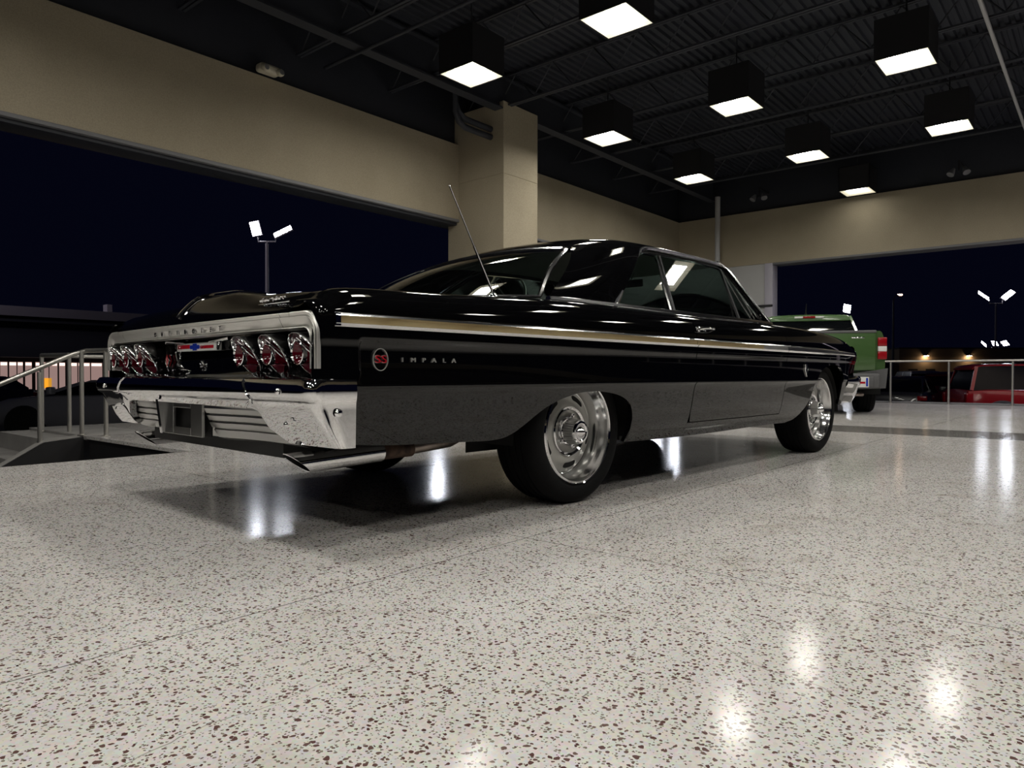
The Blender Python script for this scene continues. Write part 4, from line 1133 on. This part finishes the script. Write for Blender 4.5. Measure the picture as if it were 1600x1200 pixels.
    ob('bumper',B(prof[0][0]-.06,prof[0][0]+.12,-H*.93,H*.93,.34,.56,.04,3),M['grey_plastic'],r)
    return r
suvp=[(0,.42,.98,.90),(.06,.36,1.10,.95),(.5,.34,1.12,1),(2.2,.32,1.12,1),(3.1,.32,1.10,1),(3.9,.34,1.04,.97),(4.3,.38,.96,.90),(4.4,.45,.85,.84)]
sedp=[(0,.42,.86,.86),(.08,.34,.98,.93),(.8,.30,1.0,1),(2.4,.28,.96,1),(3.4,.28,.94,1),(4.3,.30,.86,.96),(4.7,.36,.74,.86)]
def at(px,py,t):
    """world point on the sight line through a photo pixel at forward distance t"""
    return Vector((0,0,.6))+(fw+rt2*((px-800)/1112.6)-up2*((py-600)/1112.6))*t
def ground(px,t,z=ZG):
    p=at(px,587,t); return Vector((p.x,p.y,z))
D=math.radians
g=ground(1491,19.6)
vehicle('red_suv','bright red compact suv parked beyond the right guard railing','suv',g+Vector((.0,.0,0)),YAW-D(103),1.86,suvp,(.12,.30,2.75,3.35,1.80),(.82,3.50),.36,'red_paint')
g=ground(1470,25.0); vehicle('maroon_suv','dark maroon car mostly hidden left of the bright red suv','car',g,YAW-D(62),1.85,suvp,(.12,.30,2.75,3.35,1.62),(.82,3.50),.35,'maroon')
g=ground(1449,36); vehicle('white_suv','small pale boxy vehicle far behind the railing left of the red suv','suv',g,YAW-D(14),1.85,suvp,(.10,.22,2.75,3.35,1.72),(.82,3.50),.36,'white_car')
g=ground(1392,21.5); vehicle('black_car','black car seen through the railing directly beside the green pickup','car',g,YAW-D(38),1.84,sedp,(.35,1.1,2.6,3.4,1.46),(.95,3.75),.33,'dark_car','sedan')
g=ground(1424,29.5); vehicle('black_car','second dark car behind the railing, with a spot of light on its tail','car',g,YAW-D(48),1.84,sedp,(.35,1.1,2.6,3.4,1.44),(.95,3.75),.33,'dark_car','sedan')
# low grey car beyond the stair railing on the left
g=at(335,587,17.3); g.z=ZG
vehicle('grey_coupe','low dark grey car parked beyond the stair railing on the left','car',g,YAW+D(94),1.88,[(0,.42,.92,.86),(.08,.34,1.04,.93),(.8,.30,1.06,1),(2.4,.28,1.02,1),(3.4,.28,1.02,1),(4.3,.30,.94,.96),(4.8,.36,.78,.86)],(.5,1.4,2.7,3.62,1.38),(.95,3.88),.36,'grey_car','sedan')
g=at(20,587,24); g.z=ZG
vehicle('dark_sedan','dark sedan at the far left edge before the lit shop windows','car',g,YAW+D(70),1.84,sedp,(.35,1.1,2.6,3.4,1.44),(.95,3.75),.33,'dark_car','sedan')
# ---------------- green pickup on the terrace
tk=empty('green_pickup',(11.42,3.41,0),D(24)); tag(tk,'green pickup truck with grey rear bumper standing beyond the coupe nose','pickup')
H=.925
def tsec(x,h,z0,z1): return sect(x,[(0,z0),(h*.9,z0),(h*.975,z0+.08),(h*.985,z0+.30),(h*.96,z0+.42),(h*.965,z1-.12),(h*.93,z1-.025),(h*.90,z1),(0,z1)])
loft([tsec(x,H*k,z0,1.265) for x,k,z0 in ((.04,.985,.62),(.10,1,.56),(.5,1,.50),(1.40,1,.46))],M['green'],'bed',tk)
loft([tsec(x,H*k,.42,z1) for x,k,z1 in ((1.42,1,1.20),(2.4,1,1.18),(3.7,1,1.15),(4.5,.97,1.08),(4.9,.88,.95))],M['green'],'cab_body',tk)
tg=empty('tailgate',(0,0,0),0,tk)
bm=bmesh.new(); box(bm,.0,.05,-.76,.76,.66,1.262,.018,3); ob('gate_panel',bm,M['green'],tg)
ob('gate_cap',B(-.012,.06,-.765,.765,1.235,1.275,.012,3),M['grey_plastic'],tg)
ob('gate_stamping',sweep(bmesh.new(),[(-.002,y,z) for y,z in curve([(.52,.80,0),(.50,.90,0),(.42,.93,0),(-.42,.93,0),(-.50,.90,0),(-.52,.80,0)],30) and [(p.x,p.y) for p in curve([(.52,.80,0),(.50,.90,0),(.42,.93,0),(-.42,.93,0),(-.50,.90,0),(-.52,.80,0)],30)]],[(-.010,-.006),(.010,-.006),(.004,.006),(-.004,.006)],(-1,0,0)),M['green'],tg)
ob('gate_handle',B(-.016,.0,-.13,.13,1.12,1.19,.008),M['black'],tg)
ob('gate_seam',B(-.0035,.04,-.772,.772,.655,.664),M['black'],tg)
ob('gate_badge',B(-.006,.0,-.60,-.42,1.155,1.175,.003),M['chrome'],tg)
for s in (1,-1):
    l=empty('tail_lamp',(0,s*.848,0),0,tk)
    ob('upper_lens',B(-.006,.10,-.062,.062,1.035,1.165,.012,3),M['red_lamp'],l); ob('lower_lens',B(-.006,.10,-.062,.062,.835,.955,.012,3),M['red_lamp'],l)
    ob('reverse_lens',B(-.004,.10,-.060,.060,.957,1.033,.006),M['white_enamel'],l)
bm=bmesh.new(); box(bm,-.12,.10,-.80,.80,.40,.625,.03,3)
for s in (1,-1):
    hexa(bm,[(-.10,s*.50,.385),(.35,s*.50,.385),(.35,s*.90,.40),(.02,s*.90,.40)],[(-.10,s*.50,.63),(.40,s*.50,.63),(.40,s*.925,.70),(.00,s*.925,.70)])
ob('rear_bumper',bm,M['grey_plastic'],tk)
for s in (1,-1): ob('bumper_pad',B(-.135,-.10,s*.60-.11,s*.60+.11,.42,.575,.012),M['grey_plastic'],tk)
pl=ob('license_plate',B(-.142,-.134,-.64,-.33,.415,.57,.004),M['white_enamel'],tk)
ob('plate_border',B(-.1445,-.141,-.627,-.600,.430,.555),M['blue_enamel'],pl); ob('plate_band',B(-.1445,-.141,-.59,-.38,.47,.50),M['red_enamel'],pl)
# cab
cs=[]
for x,t,w_ in ((1.46,0,.80),(1.52,.5,.73),(1.62,.97,.66),(2.3,1,.655),(2.9,1,.65),(3.3,.55,.71),(3.65,0,.78)):
    z=1.17+(.44)*t; cs.append(sect(x,[(0,1.12),(.80,1.12),(.80,1.17),(w_,max(z,1.175)),(0,max(z,1.175)+.01)]))
loft(cs,M['dark_glass'],'cab_windows',tk,30)
loft([sect(x,[(0,z-.06),(.66,z-.06),(.665,z-.03),(.60,z),(.3,z+.012),(0,z+.015)]) for x,z in ((1.575,1.60),(1.60,1.635),(1.72,1.652),(2.3,1.66),(2.9,1.64),(3.0,1.60))],M['green'],'cab_roof',tk)
for s in (1,-1):
    for a,b in (((1.47,.80,1.17),(1.64,.665,1.60)),((3.62,.78,1.16),(2.98,.655,1.58))):
        ob('cab_pillar',sweep(bmesh.new(),[(a[0],s*a[1],a[2]),(b[0],s*b[1],b[2])],[(-.06,-.02),(.06,-.02),(.06,.016),(-.06,.016)],(0,s,.3)),M['green'],tk)
    for xw in (1.02,4.05):
        w_=road_wheel(.36,.22,.25,M['rim']); w_.parent=tk; w_.location=(xw,s*.895,.36); w_.rotation_euler=(0,.4,0 if s>0 else PI)
        bm=bmesh.new(); poly=[(xw+.44*math.cos(a),.38+.43*math.sin(a)) for a in lin(-.2,PI+.2,16)]; prism(bm,poly,.30,'y',-.15); ob('wheel_arch',bm,M['black'],tk,loc=(0,s*(.79),0))
    ob('side_mirror',B(3.25,3.40,-.10,.10,1.16,1.36,.03,3),M['chrome'],tk,loc=(0,s*1.02,0))
l=ob('high_brake_lamp',B(1.560,1.60,-.10,.10,1.588,1.625,.006),M['red_lamp'],tk)
for s in (1,-1): ob('cargo_lamp',B(1.560,1.60,-.07,.07,1.588,1.622,.006),M['white_enamel'],l,loc=(0,s*.17,0))
ob('roof_antenna',T([(1.9,.02,1.665),(1.87,.02,1.71),(1.80,.02,1.86)],.006,8,rads=[.03,.012,.004]),M['housing'],tk)
ob('axle',T([(1.02,-.7,.33),(1.02,.7,.33)],.05,12),M['under'],tk)
ob('tail_pipe',T([(.25,-.10,.30),(.25,-.62,.30),(.6,-.66,.33)],.032,12),M['pipe'],tk)
ob('chassis',B(.15,4.7,-.50,.50,.34,.56,.02),M['under'],tk)
# ================================================================ PARKING LOT LAMPS AND BUILDINGS
def head_box(parent,c,la,wa,L,W_,m='post_lamp',face=(0,0,.6)):
    la=Vector(la).normalized(); wa=Vector(wa); wa=(wa-la*wa.dot(la)).normalized(); n=la.cross(wa)
    if n.dot(Vector(face)-(parent.location+c))<0: n=-n
    def q(a,b,h): return c+la*a*L/2+wa*b*W_/2+n*h
    bm=bmesh.new(); hexa(bm,[q(-1,-1,-.10),q(1,-1,-.10),q(1,1,-.10),q(-1,1,-.10)],[q(-1,-1,0),q(1,-1,0),q(1,1,0),q(-1,1,0)])
    o=ob('lamp_head',bm,M['post'],parent)
    ob('lamp_lens',([q(-.92,-.9,.006),q(.92,-.9,.006),q(.92,.9,.006),q(-.92,.9,.006)],[(0,1,2,3)]),M[m],o)
def lot_lamp(label,px,pytop,t,heads,r=.13,m='post_lamp',s=1,face=(0,0,.6)):
    top=at(px,pytop,t); g=Vector((top.x,top.y,ZG)); h=top.z-ZG
    e=empty('parking_lot_lamp',g); tag(e,label,'lamp post')
    ob('pole',lathe([(r*1.5,0),(r*1.5,.08),(r,.1),(r*.8,h-.15),(0,h-.15)],16,'z'),M['post'],e)
    R=rt.copy()
    bm=bmesh.new(); tube(bm,[R*-.55*s+Vector((0,0,h+.25*s)),R*-.55*s+Vector((0,0,h-.02)),R*.55*s+Vector((0,0,h-.02)),R*.55*s+Vector((0,0,h+.25*s))],.05*s,8)
    tube(bm,[Vector((0,0,h-.3)),Vector((0,0,h+.02))],.05,8); ob('bracket',bm,M['post'],e)
    for dx,dz,la,wa,L,W_ in heads:
        U=Vector((0,0,1)); head_box(e,R*dx+Vector((0,0,h+dz)),R*la[0]+U*la[1]+fw*la[2],R*wa[0]+U*wa[1]+fw*wa[2],L,W_,m,face)
    return e
U3=((.80,.38,.1),(-.3,.8,.6))
lot_lamp('tall twin headed lamp post left of the beige column',417,377,45,[(-.72,.80,(.18,-.9,.2),(1,.1,0),.92,.62),(1.0,.62,(.85,.45,.1),(-.3,.7,.6),1.25,.50)])
lot_lamp('tall twin headed lamp post at the right picture edge',1556,474,84,[(-1.45,.90,(.86,-.5,.1),(.3,.8,.6),1.7,.62),(1.45,1.0,(.8,.6,.1),(-.3,.8,.6),1.7,.66)],s=1.4)
lot_lamp('lamp post rising just behind the green pickup roof',1319,490,88,[(.35,.62,(.2,.9,.2),(1,-.1,0),1.1,.95)],s=.6)
lot_lamp('lamp post standing hidden behind the coupe rear window',700,445,62,[(-.9,.9,(.4,-.8,.2),(1,.1,0),1.4,.9),(.9,.9,(.8,.5,.1),(-.3,.8,.6),1.5,.7)])
lot_lamp('lamp post standing hidden behind the coupe roof',1040,486,88,[(-1.2,.9,(.6,-.6,.2),(1,.1,0),1.8,1.0),(1.2,.9,(.8,.5,.1),(-.3,.8,.6),1.8,.9)])
lot_lamp('low triple headed lamp post under the twin headed one at right',1555,545,110,[(-1.75,.75,(.8,-.6,.1),(.3,.8,.6),1.15,.6),(-.05,.85,(1,0,0),(0,.8,.6),.85,1.0),(1.5,.85,(1,.2,0),(0,.8,.6),.95,1.0)],.12)
lot_lamp('added lot lamp out of view left of the canopy',-500,330,22,[(-.7,.6,(1,.1,0),(0,.7,-.7),1.0,.8),(.7,.6,(1,.1,0),(0,.7,-.7),1.0,.8)],m='added_flood',face=(12,36,1))  # unseen lamp added to light the shop building
lot_lamp('added lot lamp out of view at the right side',2000,250,15,[(-.7,.6,(1,.1,0),(0,.6,-.8),1.3,.8)],m='added_flood',face=(26,0,0))  # unseen lamp added to light the cars beyond the railing
# amber street light
top=at(1396,463,60); e=empty('street_light',(top.x,top.y,ZG)); tag(e,'thin dark street light with one amber head right of the green pickup','lamp post'); h=top.z-ZG
ob('pole',T([(0,0,0),(0,0,h-.3)],.09,10,rads=[.12,.07]),M['grey_trim'],e); ob('arm',T(curve([Vector((0,0,h-.32)),Vector((0,0,h))+rt*.15,Vector((0,0,h+.12))+rt*.45],8),.04,8),M['grey_trim'],e)
head_box(e,Vector((0,0,h+.13))+rt*.55,rt,(0,0,1),.42,.13,'amber_lamp')
# grey shop building on the left, parallel to the canopy
bl=empty('shop_building',(4,36,ZG)); tag(bl,'long low grey shop building with lit windows behind the left railing','building')
def Bl(name,x0,x1,y0,y1,z0,z1,m,p=None): return ob(name,B(x0-4,x1-4,y0-36,y1-36,z0-ZG,z1-ZG),M[m],p or bl)
Bl('roof_fascia',-14,62,35.6,40,3.08,3.49,'bldg_fascia'); Bl('fascia_gap',-14,62,35.75,40,2.99,3.08,'black'); Bl('lower_band',-14,62,35.7,40,2.84,2.99,'bldg')
Bl('upper_wall',-14,62,35.9,40,1.33,2.84,'bldg'); Bl('shop_floor',-14,62,37.6,40,ZG,1.33,'black')
Bl('sill_wall',-14,62,36.1,36.3,ZG,-.10,'bldg')
k=0
for a,b in ((1,12),(15,26),(28,36),(40,50),(56,64),(66,76),(78,90),(93,102),(105,121),(123,141),(143,160),(163,180),(185,200)):
    xa=at(a,587,36/.644).x; 
    def xw(px):
        d=fw+rt2*((px-800)/1112.6); return d.x/d.y*36.4
    w_=Bl('shop_window',xw(a),xw(b),36.40,36.44,-.10,1.13,'store'); Bl('bright_lamp',xw(a),xw(a)+(xw(b)-xw(a))*.9,36.36,36.39,.98,1.10,'store2',w_)
for px in (70,76): 
    Bl('yellow_sign',xw(px*.9),xw(px*.9)+.28,36.30,36.35,-.02,.42,'yellow_sign')
Bl('rooftop_vent',xw(189),xw(197),38,38.5,3.45,4.05,'bldg_fascia')
# tan building at the right
tb=empty('tan_building',(84,12,ZG)); tag(tb,'long tan building with two warm wall lights far behind the railing','building')
p0=at(1405,587,70); p1=at(1680,587,70); dx=(p1-p0).normalized(); ang_=math.atan2(dx.y,dx.x)
tb.location=(p0.x,p0.y,ZG); tb.rotation_euler=(0,0,ang_)
ob('wall',B(0,18,0,8,0,3.18-ZG),M['tan_bldg'],tb); ob('parapet',B(-.1,18,-.15,8,3.18-ZG,3.30-ZG),M['bldg'],tb)
for xx in (.9,2.6,9): ob('dark_door',B(xx,xx+.9,-.03,0,0,2.1),M['black'],tb)
for px in (1445,1512):
    q=at(px,587,70); xx=(q-p0).length; l=ob('wall_light',B(xx-.18,xx+.18,-.40,-.02,2.50-ZG,2.60-ZG,.02),M['bldg'],tb); ob('light_lens',B(xx-.16,xx+.16,-.38,-.10,2.48-ZG,2.50-ZG),M['warm'],l)
ob('dark_annex',B(-6,0,1.0,8,0,2.9),M['bldg'],tb)
